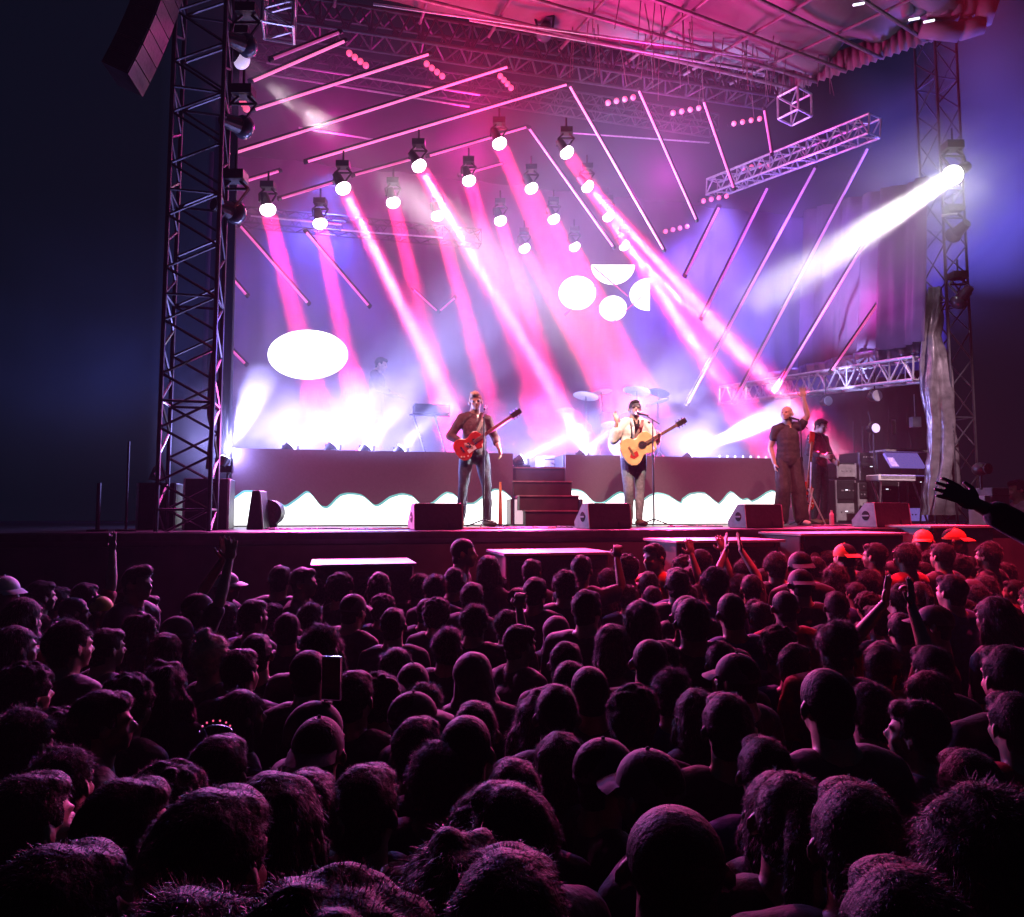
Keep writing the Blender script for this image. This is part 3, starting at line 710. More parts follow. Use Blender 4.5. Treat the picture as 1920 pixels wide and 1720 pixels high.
# ---- floor monitors (wedges), backs to the crowd
def wedge(px, t, label, rz=0.0, w=0.64, s=1.0):
    s *= .82; rz *= .6
    loc, r = ots(px, t, 0.0, rz)
    root = thing('floor_monitor', label, 'floor monitor', loc, r, 'wedge floor monitors along the stage lip')
    hw = w / 2
    prof = [(-.24, 0), (.22, 0), (.24, .10), (-.02, .36), (-.20, .36)]        # (y, z): tall back towards the crowd
    n = len(prof); vs = [Vector((-hw, y, z)) for y, z in prof] + [Vector((hw, y, z)) for y, z in prof]
    MB().add(vs, [tuple(range(n)), tuple(reversed(range(n, 2 * n)))] + [(i, n + i, n + (i + 1) % n, (i + 1) % n) for i in range(n)]).build('cabinet', 'black_plastic', root, bevel=0.012)
    for sx, mm in ((-1, 'grey_cabinet'), (1, 'grey_cabinet')):
        pf = [(-.235, .008), (.215, .008), (.232, .098), (-.026, .352), (-.196, .352)]; x = sx * (hw + .004)
        MB().add([Vector((x, y, z)) for y, z in pf] + [Vector((x + sx * .012, y, z)) for y, z in pf], [tuple(range(5)), tuple(reversed(range(5, 10)))] + [(i, 5 + i, 5 + (i + 1) % 5, (i + 1) % 5) for i in range(5)]).build('side_panel', mm, root)
        hn = MB(); hn.tube((x + sx * .013, -.04, .17), (x + sx * .018, -.04, .17), .07, .07, 20).build('handle_recess', 'black_cloth', root)
        MB().box((x + sx * .022, -.04, .17), (.012, .13, .022)).build('handle', 'grey_cabinet', root)
    MB().add([Vector((-hw + .02, .236, .115)), Vector((hw - .02, .236, .115)), Vector((hw - .02, -.006, .352)), Vector((-hw + .02, -.006, .352))], [(0, 1, 2, 3)]).build('grille', 'grille', root)
    MB().box((hw * .55, -.247, .07), (.12, .012, .06)).build('socket_plate', 'dark_metal', root)
    root.scale = (s, s, s); return root
wedge(816, 0.42, 'floor monitor left of the guitarist\'s feet', R(8))
wedge(1130, 0.42, 'floor monitor in front of the steps, left of the singer\'s feet', R(12), s=1.02)
wedge(1416, 0.42, 'floor monitor beside the bald performer\'s feet', R(8))
wedge(1652, 0.42, 'floor monitor at the right, in front of the amplifier racks', R(10), s=1.08)

# ---- subwoofer cabinets before the stage
def sub(px0, px1, py, t, label, lit='sub_top', front='skirt_cloth', d=0.75, ports=False, rz=0.0):
    a, b = SP(px0, py, t), SP(px1, py, t); a.z = b.z = (a.z + b.z) / 2; top = a.z; L = (Vector((b.x, b.y)) - Vector((a.x, a.y))).length
    root = thing('speaker_cabinet', label, 'subwoofer', Vector((a.x, a.y, 0)), T + rz, 'bass cabinets in front of the stage')
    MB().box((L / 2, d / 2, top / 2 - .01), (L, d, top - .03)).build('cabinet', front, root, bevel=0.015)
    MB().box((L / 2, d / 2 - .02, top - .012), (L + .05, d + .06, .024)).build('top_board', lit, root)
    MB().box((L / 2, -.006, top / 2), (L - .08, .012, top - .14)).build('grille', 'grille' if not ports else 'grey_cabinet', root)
    if ports:
        for x in (.16, L * .42):
            MB().tube((x, -.014, top - .26), (x, -.02, top - .26), .13, .13, 24).build('port', 'black_cloth', root)
            MB().tube((x, -.021, top - .26), (x, -.027, top - .26), .06, .06, 16).build('cone', 'grey_cabinet', root)
    for x in (.06, L - .06):
        MB().box((x, -.02, top - .05), (.05, .02, .05)).build('corner_guard', 'dark_metal', root)
    return root
mat('cab_red', (0.22, 0.08, 0.08), 0.5, var=0.25, scale=6, bump=0.15)
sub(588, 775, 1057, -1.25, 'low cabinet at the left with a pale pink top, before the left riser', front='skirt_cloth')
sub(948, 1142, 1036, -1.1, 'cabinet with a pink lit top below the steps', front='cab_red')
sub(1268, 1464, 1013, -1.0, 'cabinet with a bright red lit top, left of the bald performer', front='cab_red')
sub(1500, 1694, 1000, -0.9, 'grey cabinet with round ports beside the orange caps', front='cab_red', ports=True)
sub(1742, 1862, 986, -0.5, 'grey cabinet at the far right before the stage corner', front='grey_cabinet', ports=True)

# ---- microphone stands
def micstand(px, t, h, label, lean=0.12, rz=0.0, boom=True):
    loc, r = ots(px, t, 0, rz)
    root = thing('microphone_stand', label, 'microphone stand', loc, r, 'microphone stands on the stage')
    for i in range(3):
        a = 2 * math.pi * i / 3 + .5
        MB().tube((0, 0, .10), (math.cos(a) * .28, math.sin(a) * .28, .012), .010, .009, 6).build('leg', 'dark_metal', root)
    MB().tube((0, 0, .06), (0, 0, h * .62), .013, .013, 8).build('pole', 'dark_metal', root)
    MB().tube((0, 0, h * .62), (0, 0, h - .06), .009, .009, 8).tube((0, 0, h * .60), (0, 0, h * .64), .020, .020, 8).build('upper_pole', 'dark_metal', root)
    bm_ = MB().tube((0, -.10 if boom else 0, h - .14), (0, lean + .02, h - .02), .008, .008, 6)
    bm_.build('boom', 'dark_metal', root)
    mm = MB().tube((0, lean, h - .01), (0, lean + .15, h + .03), .012, .019, 8).build('microphone', 'black_plastic', root)
    MB().ball((0, lean + .175, h + .037), .028, nu=10, nv=8).build('windscreen', 'chrome', mm)
    return root
micstand(907, 1.55, 1.56, 'microphone stand in front of the electric guitarist', .05, R(-18))
micstand(1226, 1.50, 1.54, 'microphone stand in front of the singer', .06, R(40))
micstand(1506, 1.60, 1.56, 'microphone stand in front of the bald performer', .02, R(70))

# ---- keyboard on a stand in the smoke (left riser)
loc = SF(800, 3.5, 1.07)
root = thing('keyboard', 'keyboard on splayed legs on the left riser, in the smoke', 'keyboard', loc, T)
for x0, x1 in ((-.22, -.02), (.12, .30)):
    MB().tube((x0, 0, .62), (x1, 0, 0), .016, .016, 6).build('leg', 'dark_metal', root)
MB().tube((-.28, 0, .62), (.35, 0, .62), .016, .016, 6).build('stand_bar', 'dark_metal', root)
MB().box((.06, 0, .71), (.55, .28, .14)).build('keyboard_body', 'black_plastic', root, bevel=.01)
MB().box((.06, .12, .785), (.48, .1, .012)).build('keys', 'white_paint', root)

# ---- drum kit
def drumkit():
    loc = SF(1165, 3.9, 1.07)
    root = thing('drum_kit', 'hazy drum kit with cymbals on the right riser behind the singer', 'drum kit', loc, T)
    def drum(c, r, d, ax, nm='drum', mt='white_paint'):
        q = Vector(ax).to_track_quat('Z', 'Y'); c = Vector(c)
        o = MB().tube(c, c + q @ Vector((0, 0, d)), r, r, 24).build(nm, 'shell_violet', root)
        MB().tube(c - q @ Vector((0, 0, .006)), c, r * .97, r * .97, 24).build('skin', mt, o)
        MB().tube(c + q @ Vector((0, 0, d)), c + q @ Vector((0, 0, d + .006)), r * .97, r * .97, 24).build('skin', mt, o)
    mat('shell_violet', (0.3, 0.12, 0.3), 0.3, var=0.2, coat=0.5)
    drum((0, -.1, .29), .28, .38, (0, 1, 0), 'bass_drum')
    drum((-.2, .05, .62), .14, .18, (0, .3, 1)); drum((.18, .05, .62), .15, .18, (0, .3, 1)); drum((.58, .35, .25), .20, .36, (0, 0, 1), 'floor_tom'); drum((-.55, .4, .50), .17, .13, (0, .1, 1), 'snare_drum')
    for x, y, z, r_, tl in ((-.62, .0, 1.08, .22, .2), (-.25, .25, 1.20, .20, -.1), (.35, .1, 1.22, .24, .25), (.78, .2, 1.05, .22, -.25), (-.88, .35, .88, .17, 0), (.95, .5, 1.28, .20, .3)):
        MB().tube((x, y, .02), (x, y, z), .011, .011, 6).build('cymbal_stand', 'chrome', root)
        n = Vector((tl, .15, 1)).normalized()
        MB().tube(Vector((x, y, z)), Vector((x, y, z)) + n * .012, r_, r_ * .25, 28).build('cymbal', 'brass', root)
        for i in range(3):
            a = 2.1 * i; MB().tube((x, y, .22), (x + math.cos(a) * .2, y + math.sin(a) * .2, .01), .009, .009, 5).build('stand_leg', 'chrome', root)
mat('brass', (0.85, 0.78, 0.62), 0.35, 0.25, var=0.1)
drumkit()
# row of small white lamps along the drum riser's rim
for i in range(9):
    p = SF(1352 + i * 14.5, 2.76, 1.075); o = MB().ball((0, 0, .012), (.014, .014, .014), None, 8, 6).tube((0, 0, -.004), (0, 0, .006), .016, .016, 8).build('rim_lamp', 'led_white', loc=p)
    tag(o, 'one of the tiny white lamps in a row along the drum riser edge', 'lamp', 'tiny lamps along the drum riser edge')
# small boxes and gear above the steps
loc = SF(1030, 3.4, 0.9); root = thing('equipment_case', 'small pale equipment case above the steps', 'case', loc, T + .2)
MB().box((0, 0, .09), (.36, .3, .18)).build('box', 'grey_cabinet', root, bevel=.01); MB().box((0, -.152, .12), (.36, .006, .012)).build('lid_seam', 'dark_metal', root)
MB().path([(-.06, -.16, .08), (-.06, -.18, .05), (.06, -.18, .05), (.06, -.16, .08)], .006).build('handle', 'chrome', root)

# ---- racks and gear in the wing on the right
def gear_case(px0, px1, py0, py1, t, label, name='equipment_rack', body='black_plastic', rows=4, d=.5, lit=None, group='equipment racks in the right wing'):
    a = SP(px0, py1, t); b = SP(px1, py1, t); tp = SP(px0, py0, t); L = (b - a).length; H_ = tp.z - a.z
    root = thing(name, label, 'rack', Vector((a.x, a.y, a.z)), T, group)
    MB().box((L / 2, d / 2, H_ / 2), (L, d, H_)).build('case', body, root, bevel=.012)
    rr = random.Random(int(px0))
    for k in range(rows):
        z = H_ * (k + .5) / rows
        mt = rr.choice(['grey_cabinet', 'dark_metal', 'dark_metal', 'panel_lit' if lit else 'grey_cabinet'])
        u = MB().box((L / 2, -.008, z), (L * .86, .016, H_ / rows * .8)).build('rack_unit', mt, root, bevel=.004)
        for j in range(rr.randint(2, 6)):
            x = L * rr.uniform(.15, .85)
            MB().tube((x, -.017, z), (x, -.026, z), .014, .012, 10).build('knob', 'grey_cabinet', u)
        if rr.random() < .6: MB().box((L * rr.uniform(.2, .8), -.019, z + .01), (.05, .004, .012)).build('indicator', 'led_white', u)
    for x in (0.02, L - .02): MB().box((x, -.004, H_ / 2), (.025, .02, H_ * .98)).build('edge_rail', 'aluminium', root)
    return root
zf = lambda px, t: 960 + 0.2 * 1400 / SF(px, t).y
gear_case(1568, 1606, 868, 897, 3.0, 'amplifier head on a black cabinet, left end of the gear', 'amplifier', rows=1)
gear_case(1567, 1607, 900, zf(1567, 3.0) - 2, 3.0, 'black amplifier cabinet below the small amplifier head', 'amplifier', rows=2)
gear_case(1613, 1645, 848, zf(1613, 3.2) - 2, 3.2, 'tall narrow rack with white units beside the round lamp stand', rows=7, lit=True)
gear_case(1652, 1688, 898, zf(1652, 2.6) - 2, 2.6, 'open rack with a fan under the keyboard', rows=2)
gear_case(1702, 1742, 890, zf(1702, 2.6) - 2, 2.6, 'rack lit from inside under the right end of the keyboard', rows=3, lit=True)
gear_case(1538, 1566, 902, zf(1538, 3.4) - 2, 3.4, 'low dark case with cables behind the bass guitar', rows=3)
gear_case(1609, 1648, 905, zf(1609, 2.9) - 2, 2.9, 'silver edged effects rack between the amplifier and the open rack', rows=5, lit=True)
for k_, (px_, y0_, y1_) in enumerate(((1628, 772, 850), (1664, 765, 880), (1700, 760, 842), (1738, 740, 846))):
    q0, q1 = SP(px_, y0_, 2.9), SP(px_ + 6, y1_, 2.9); o = MB().path([q0.lerp(q1, f / 8) + AX * .03 * math.sin(f * .8 + k_) for f in range(9)], .008, 5).build('hanging_cable', 'cable_black'); tag(o, 'black cable hanging in the right wing, %s of four' % ('first from the left', 'second', 'third', 'nearest the tarpaulin')[k_], 'cable', 'cables hanging in the right wing')
# keyboards on a table frame
a = SP(1635, 893, 2.3); b = SP(1727, 880, 2.3); L = (b - a).length
root = thing('keyboard', 'white stage keyboard on a stand in the right wing', 'keyboard', a, T)
MB().box((L / 2, 0, -.03), (L, .30, .10)).build('keyboard_body', 'white_paint', root, bevel=.015)
m = MB(); [m.box((L * (.06 + .88 * i / 30), -.152, -.02), (L * .02, .01, .045)) for i in range(31)]
m.build('keys', 'grey_cabinet', root); MB().box((L * .5, -.153, .005), (L * .9, .006, .02)).build('control_panel', 'panel_lit', root)
for x in (.08, L - .08):
    MB().tube((x, -.1, -.08), (x + .1, .1, -.84), .016, .016, 6).build('leg', 'aluminium', root)
    MB().tube((x, .1, -.08), (x + .1, -.1, -.84), .016, .016, 6).build('leg', 'aluminium', root)
a = SP(1652, 848, 2.7); b = SP(1728, 843, 2.7); L = (b - a).length
root = thing('synthesizer', 'synthesizer with violet lit slanted panel on an upper shelf', 'synthesizer', a, T)
MB().box((L / 2, .05, .02), (L + .06, .38, .03)).build('shelf', 'aluminium', root)
rx = Matrix.Rotation(R(55), 3, 'X')
MB().box((L / 2, -.05, -.14), (L * .82, .30, .05), rx).build('panel', 'panel_lit', root, bevel=.006)
for x in (0, L): MB().tube((x, .1, 0), (x, .1, -1.05), .018, .018, 6).build('leg', 'dark_metal', root)
# towel hanging
a = SP(1676, 800, 2.9); o = cloth('towel', 'pale towel hanging in the right wing above the keyboards', 'white_paint', [a - AX * .045 + Vector((0, 0, -.14)), a + AX * .045 + Vector((0, 0, -.14)), a + AX * .045 + Vector((0, 0, .12)), a - AX * .045 + Vector((0, 0, .12))], 14, 6, .008, 60, 'towel', .004)
# lamps on stands
def round_lamp(px, py, t, r, lab, lens, stand=True, pole_up=False):
    p = SP(px, py, t); root = thing('round_lamp', lab, 'lamp', p, T, 'round lamps in the right wing')
    MB().tube((0, 0, 0), (0, .16, 0), r, r * .75, 20).build('housing', 'black_plastic', root)
    MB().tube((0, -.012, 0), (0, 0, 0), r * .88, r * .92, 24).build('lens', lens, root)
    m = MB(); n = 16
    m.path([Vector((math.cos(math.pi * i / n) * r * 1.15, .06, math.sin(math.pi * i / n) * r * 1.15)) for i in range(n + 1)], .008); m.build('yoke', 'dark_metal', root)
    if stand: MB().tube((0, .06, -r), (0, .06, 2.0 - p.z), .015, .015, 6).build('pole', 'dark_metal', root)
    if pole_up: MB().tube((0, .06, r * 1.1), (0, .06, r * 1.1 + .35), .012, .012, 6).build('hanger', 'dark_metal', root)
mat('lamp_face', (.6, .6, .7), .3, var=.2, emit=(0.62, 0.45, 0.95), estr=.9, sampling='NONE')
mat('lamp_face_dim', (.35, .35, .4), .3, var=.2, emit=(0.3, 0.2, 0.5), estr=.12, sampling='NONE')  # weak emission put on the hanging lamps' faces as their dim glow
round_lamp(1642, 803, 2.6, .085, 'round pale lamp glowing on a pole above the racks', 'lamp_face')
round_lamp(1645, 742, 2.6, .105, 'large round unlit lamp hanging under the side truss, right one', 'lamp_face_dim', False, True)
round_lamp(1553, 752, 3.6, .095, 'round unlit lamp hanging under the side truss, left one', 'lamp_face_dim', False, True)
for px, y0, lab in ((1545, 787, 'slim black pole behind the bass guitar'), (1605, 790, 'slim pole between the amplifier and tall rack'), (1622, 800, 'slim pole directly left of the glowing round lamp')):
    p = SF(px, 3.5); tp = SP(px, y0, 3.5); root = thing('pole_stand', lab, 'pole', p, T)
    MB().tube((0, 0, .1), (0, 0, tp.z - p.z), .013, .013, 6).build('pole', 'dark_metal', root)
    for i in range(3): MB().tube((0, 0, .12), (.18 * math.cos(2.1 * i), .18 * math.sin(2.1 * i), .01), .009, .009, 5).build('leg', 'dark_metal', root)
o = MB().box((0, 0, 0), (.15, .12, .18)).tube((0, 0, .09), (0, 0, .5), .01).build('speaker', 'grey_cabinet', loc=SP(1716, 792, 3.0)); tag(o, 'small grey speaker hanging beside the tarpaulin in the right wing', 'speaker')
# bottle, tape, cables on the deck
loc = SF(1559, 1.2); root = thing('water_bottle', 'clear water bottle standing on the stage near the bass', 'bottle', loc)
mat('bottle_plastic', (.8, .8, .85), .1, var=.05)
MB().tube((0, 0, 0), (0, 0, .16), .033, .033, 14).tube((0, 0, .16), (0, 0, .20), .033, .014, 14).build('body', 'bottle_plastic', root); MB().tube((0, 0, .20), (0, 0, .225), .016, .016, 10).build('cap', 'white_paint', root)
def cable(pts, lab, m_='cable_black', r=.010):
    P = []
    for (x0, t0), (x1, t1) in zip(pts, pts[1:]):
        for k in range(8):
            f = k / 8; q = SF(x0 + (x1 - x0) * f, t0 + (t1 - t0) * f, r + .002); q += BX * .05 * math.sin((x0 + k * 9) * .35); P.append(q)
    o = MB().path(P, r, 5).build('cable', m_); tag(o, lab, 'cable', 'cables lying on the stage floor')
cable([(500, .9), (560, .6), (620, .9), (700, .7), (760, .9)], 'black cable snaking along the floor left of the guitarist')
cable([(505, .7), (590, 1.1), (640, 1.0)], 'short black cable at the foot of the left riser')
cable([(640, .5), (700, .4), (790, .5), (930, .45), (1060, .5)], 'red cable running along the stage lip before the steps', 'cable_red')
cable([(930, 1.1), (980, .8), (1040, 1.0), (1080, .8)], 'black cable coiled at the foot of the steps')
cable([(1250, .9), (1300, 1.2), (1360, .9)], 'black cable under the glowing peaks right of the singer')
cable([(1520, .8), (1580, 1.1), (1620, .8), (1700, 1.0), (1740, .7)], 'black cable before the amplifier racks')
cable([(1640, 1.4), (1700, 1.3), (1790, 1.2)], 'red cable at the foot of the silver tarpaulin', 'cable_red')

# ---- dark gear on the left corner
def box_thing(px0, px1, py0, t, label, name='flight_case', m_='black_plastic', d=.5):
    a = SF(px0, t); b = SF(px1, t); top = SP(px0, py0, t).z; L = (b - a).length; H_ = top - 2.0
    root = thing(name, label, 'case', a, T, 'dark cases at the left stage corner')
    MB().box((L / 2, d / 2, H_ / 2), (L, d, H_)).build('box', m_, root, bevel=.01)
    for x in (0.012, L - .012): MB().box((x, -.004, H_ / 2), (.022, .02, H_ * .97)).build('edge_rail', 'aluminium', root)
    MB().box((L / 2, -.006, H_ * .8), (L * .95, .01, .012)).build('lid_seam', 'dark_metal', root)
    MB().box((L / 2, -.014, H_ * .45), (.12, .014, .07)).build('handle', 'dark_metal', root)
box_thing(342, 430, 897, 1.0, 'dark flight case with a bright edge at the foot of the left tower')
box_thing(255, 330, 905, 1.2, 'dark flight case left of the tower foot, under the small floodlight')
root = thing('side_monitor', 'upright black speaker in front of the left end of the glowing peaks', 'speaker', SF(484, 1.1), T + R(-12))
pf = [(-.06, 0), (.10, 0), (.06, .43), (.0, .43)]
MB().prism([(-.09, 0), (.10, 0), (.055, .44), (-.035, .44)], -.14, .14).build('cabinet', 'black_plastic', root, bevel=.01)
MB().box((.085, -.145, .2), (.014, .012, .40), Matrix.Rotation(R(-6), 3, 'Y')).build('edge_strip', 'aluminium', root)
root = thing('round_drum', 'round black drum shaped object right of the upright black speaker', 'speaker', SF(503, 1.25), T)
MB().tube((0, 0, .19), (.03, .26, .19), .15, .15, 24).build('housing', 'black_plastic', root); MB().tube((0, -.01, .19), (0, 0, .19), .14, .14, 24).build('grille', 'grille', root); MB().box((0, .12, .03), (.2, .22, .06)).build('foot', 'black_plastic', root)
root = thing('floodlight', 'small grey floodlight on the flight case at far left', 'lamp', SP(296, 893, 1.3), T + .4)
MB().prism([(-.09, -.04), (.06, -.06), (.09, .05), (-.03, .12)], -.08, .08).build('housing', 'grey_cabinet', root, bevel=.008); MB().tube((-.02, -.083, .02), (-.02, -.09, .02), .035, .035, 12).build('lens', 'chrome', root); MB().tube((0, 0, -.1), (0, 0, -.02), .02, .02, 8).build('foot', 'dark_metal', root)
for px, y0, rr_, lab in ((184, 906, .022, 'short pale upright post at the far left stage lip'), (237, 828, .012, 'thin dark microphone pole at the far left of the stage')):
    p = SF(px, .5); tp = SP(px, y0, .5); root = thing('post', lab, 'post', p, T); MB().tube((0, 0, .015), (0, 0, tp.z - 2.0), rr_, rr_, 8).build('pole', 'tower_metal', root); MB().tube((0, 0, 0), (0, 0, .02), .1, .1, 14).build('foot', 'dark_metal', root)
# right of the tower: covered lamp and pale case off stage
root = thing('equipment_case', 'tall pale case standing right of the right tower', 'case', SF(1862, 1.2, 0), T)
MB().box((0, 0, .28), (.32, .3, .56)).build('box', 'grey_cabinet', root, bevel=.015); MB().box((0, -.153, .44), (.32, .006, .012)).build('lid_seam', 'dark_metal', root); MB().box((-.24, .0, .22), (.12, .3, .44)).build('side_box', 'white_paint', root, bevel=.01)
root = thing('covered_lamp', 'black lamp head on top of a case right of the right tower', 'lamp', SP(1838, 880, 1.0), T)
MB().ball((0, 0, 0), (.11, .12, .10)).build('housing', 'black_plastic', root, smooth=True); MB().tube((0, -.11, 0), (0, -.14, 0), .07, .08, 16).build('lens', 'grille', root); MB().tube((0, 0, -.08), (0, 0, -.3), .02).build('foot', 'dark_metal', root)

# ---- hanging speaker array far left
root = thing('speaker_array', 'curved hanging speaker array at the far upper left', 'speaker array', SP(278, 10, -0.3), T)
top = Vector((.18, 0, .55)); ang = 0.0; p = Vector(top)
for i in range(9):
    a = R(10 + i * 1.6); rot = Matrix.Rotation(R(-6), 3, 'Z') @ Matrix.Rotation(a, 3, 'Y')
    c = MB().box((0, 0, 0), (.26, .40, .155), rot).build('cabinet', 'black_plastic', root, loc=p)
    MB().box(rot @ Vector((0, -.205, 0)), (.24, .012, .135), rot).build('grille', 'black_plastic', c)
    p = p + Matrix.Rotation(a, 3, 'Y') @ Vector((0, 0, -.165))
MB().tube(top + Vector((0, 0, .08)), top + Vector((0, 0, 1.6)), .012).build('chain', 'dark_metal', root)
# ---- white strip lamps under the roof's right corner
for i, (x, y) in enumerate(((1610, 8), (1714, 36), (1742, 40))):
    q = SP(x, y, 1.0); o = MB().tube(AX * -.09 + Vector((0, 0, -.03)), AX * .09 + Vector((0, 0, .03)), .018, .018, 8).build('strip_lamp', 'led_white', loc=q); tag(o, 'short white strip lamp at the right roof corner, ' + ['leftmost', 'middle', 'rightmost'][i] + ' of three', 'lamp', 'strip lamps at the roof corner')
q = SP(1779, 403, 1.3); o = MB().tube(AX * -.13 + Vector((0, 0, -.03)), AX * .15 + Vector((0, 0, .03)), .02, .02, 8).build('shelf_bar', 'aluminium', loc=q); tag(o, 'short bright crossbar on the right tower below the brightest spotlight', 'bar')
# ---- guard rail before the stage is hidden by people
# ================================================================ people
mat('skin', (0.42, 0.26, 0.19), 0.5, var=0.12, scale=20, bump=0.1)
mat('skin_dark', (0.20, 0.11, 0.075), 0.5, var=0.12, scale=20, bump=0.1)
mat('hair_black', (0.005, 0.004, 0.004), 0.6, var=0.4, scale=90, bump=0.3, spec=0.12)
mat('hair_strand', (0.085, 0.058, 0.048), 0.45, var=0.4, scale=30, spec=0.4)  # rim light put into the colour: strands paler than the near-black shell
mat('hair_strand_blond', (0.5, 0.38, 0.25), 0.45, var=0.3, scale=30, spec=0.4)
mat('hair_brown', (0.010, 0.007, 0.005), 0.6, var=0.4, scale=90, bump=0.3, spec=0.12)
mat('hair_blond', (0.75, 0.58, 0.38), 0.45, var=0.3, scale=40, bump=0.6, spec=0.6)
mat('hair_grey', (0.35, 0.33, 0.32), 0.5, var=0.3, scale=40, bump=0.5)
mat('shirt_black', (0.010, 0.010, 0.012), 0.7, var=0.3, scale=30, bump=0.3, spec=.3, sheen=.12)
mat('shirt_grey', (0.05, 0.05, 0.055), 0.8, var=0.3, scale=30, bump=0.3)
mat('shirt_white', (0.6, 0.6, 0.6), 0.85, var=0.1, scale=30, bump=0.3)
mat('shirt_red', (0.35, 0.03, 0.03), 0.85, var=0.3, scale=30, bump=0.3)
mat('shirt_blue', (0.04, 0.07, 0.2), 0.85, var=0.3, scale=30, bump=0.3)
mat('shirt_maroon', (0.085, 0.04, 0.045), 0.8, var=0.3, scale=25, bump=0.4)
mat('jacket_cream', (0.72, 0.68, 0.58), 0.8, var=0.15, scale=14, bump=0.5)
mat('denim_dark', (0.03, 0.035, 0.06), 0.8, var=0.4, scale=30, bump=0.3)
mat('denim_grey', (0.16, 0.16, 0.18), 0.8, var=0.35, scale=25, bump=0.3)
mat('cloth_black', (0.03, 0.022, 0.024), 0.8, var=0.4, scale=20, bump=0.3)
mat('vest_orange', (0.9, 0.12, 0.02), 0.6, var=0.15, scale=20, emit=(1, 0.05, 0.0), estr=0.0)
mat('cap_orange', (0.95, 0.13, 0.02), 0.6, var=0.15, scale=20)
mat('cap_white', (0.7, 0.68, 0.66), 0.7, var=0.12, scale=20, bump=0.2)
mat('cap_dark', (0.02, 0.02, 0.026), 0.75, var=0.3, scale=20, bump=0.2)
mat('cap_yellow', (0.6, 0.45, 0.05), 0.7, var=0.2, scale=20)
mat('shoe_white', (0.6, 0.6, 0.6), 0.6, var=0.1)
mat('shoe_brown', (0.12, 0.06, 0.04), 0.5, var=0.2)
mat('eye_dark', (0.02, 0.015, 0.015), 0.2)
mat('lip', (0.35, 0.10, 0.09), 0.5)

DG = bpy.context.evaluated_depsgraph_get
def remesh(m, voxel, smooth=2, name='m', noise=0.0, nscale=8, mn=None):
    me = bpy.data.meshes.new('raw'); me.from_pydata([tuple(v) for v in m.v], [], m.f)
    o = bpy.data.objects.new('raw', me); C.objects.link(o)
    r = o.modifiers.new('r', 'REMESH'); r.mode = 'VOXEL'; r.voxel_size = voxel; r.use_smooth_shade = True
    if smooth:
        s = o.modifiers.new('s', 'SMOOTH'); s.factor = 0.6; s.iterations = smooth
    bpy.context.view_layer.update()
    dg = DG(); me2 = bpy.data.meshes.new_from_object(o.evaluated_get(dg)); me2.name = name
    bpy.data.objects.remove(o); bpy.data.meshes.remove(me)
    if noise:
        nr = [v.normal.copy() for v in me2.vertices]
        for v, n_ in zip(me2.vertices, nr):
            v.co += n_ * noise * mnoise.noise(Vector((v.co.x, v.co.y, v.co.z * 0.8)) * nscale)
    for p in me2.polygons: p.use_smooth = True
    return me2
def obj_me(name, me, m_, parent=None, shared=True):
    o = bpy.data.objects.new(name, me); C.objects.link(o)
    if not me.materials: me.materials.append(MATS[m_])
    o.material_slots[0].link = 'OBJECT'; o.material_slots[0].material = MATS[m_]
    if len(o.material_slots) > 1 and m_ in ('hair_blond', 'hair_grey'): o.material_slots[1].link = 'OBJECT'; o.material_slots[1].material = MATS['hair_strand_blond']
    if parent: o.parent = parent
    return o
def caps(m, pts, n=12):
    """limb: rounded tapering chain of (point, radius)"""
    for (p0, r0), (p1, r1) in zip(pts, pts[1:]):
        m.tube(p0, p1, r0, r1, n)
    for p, r in pts: m.ball(p, r, nu=n, nv=8)
def V(*a): return Vector(a)
# figure faces +Y, x to its right is +X; height 1.75
BASE = dict(
 head=V(0, 0.03, 1.625), hrot=(0, 0, 0), neck=V(0, 0.0, 1.46), chest=V(0, 0, 1.28), belly=V(0, 0.0, 1.10), pelvis=V(0, 0.0, 0.95),
 shR=V(0.180, 0, 1.41), elR=V(0.235, -0.03, 1.13), wrR=V(0.235, 0.06, 0.89), shL=V(-0.180, 0, 1.41), elL=V(-0.235, -0.03, 1.13), wrL=V(-0.235, 0.06, 0.89),
 hpR=V(0.095, 0, 0.93), knR=V(0.115, 0.02, 0.50), anR=V(0.13, -0.02, 0.09), hpL=V(-0.095, 0, 0.93), knL=V(-0.115, 0.02, 0.50), anL=V(-0.13, -0.02, 0.09),
 ftR=0.12, ftL=-0.12, handR=(V(0, 0.1, -1), V(-1, 0, 0), 0.35), handL=(V(0, 0.1, -1), V(1, 0, 0), 0.35), slim=1.0)
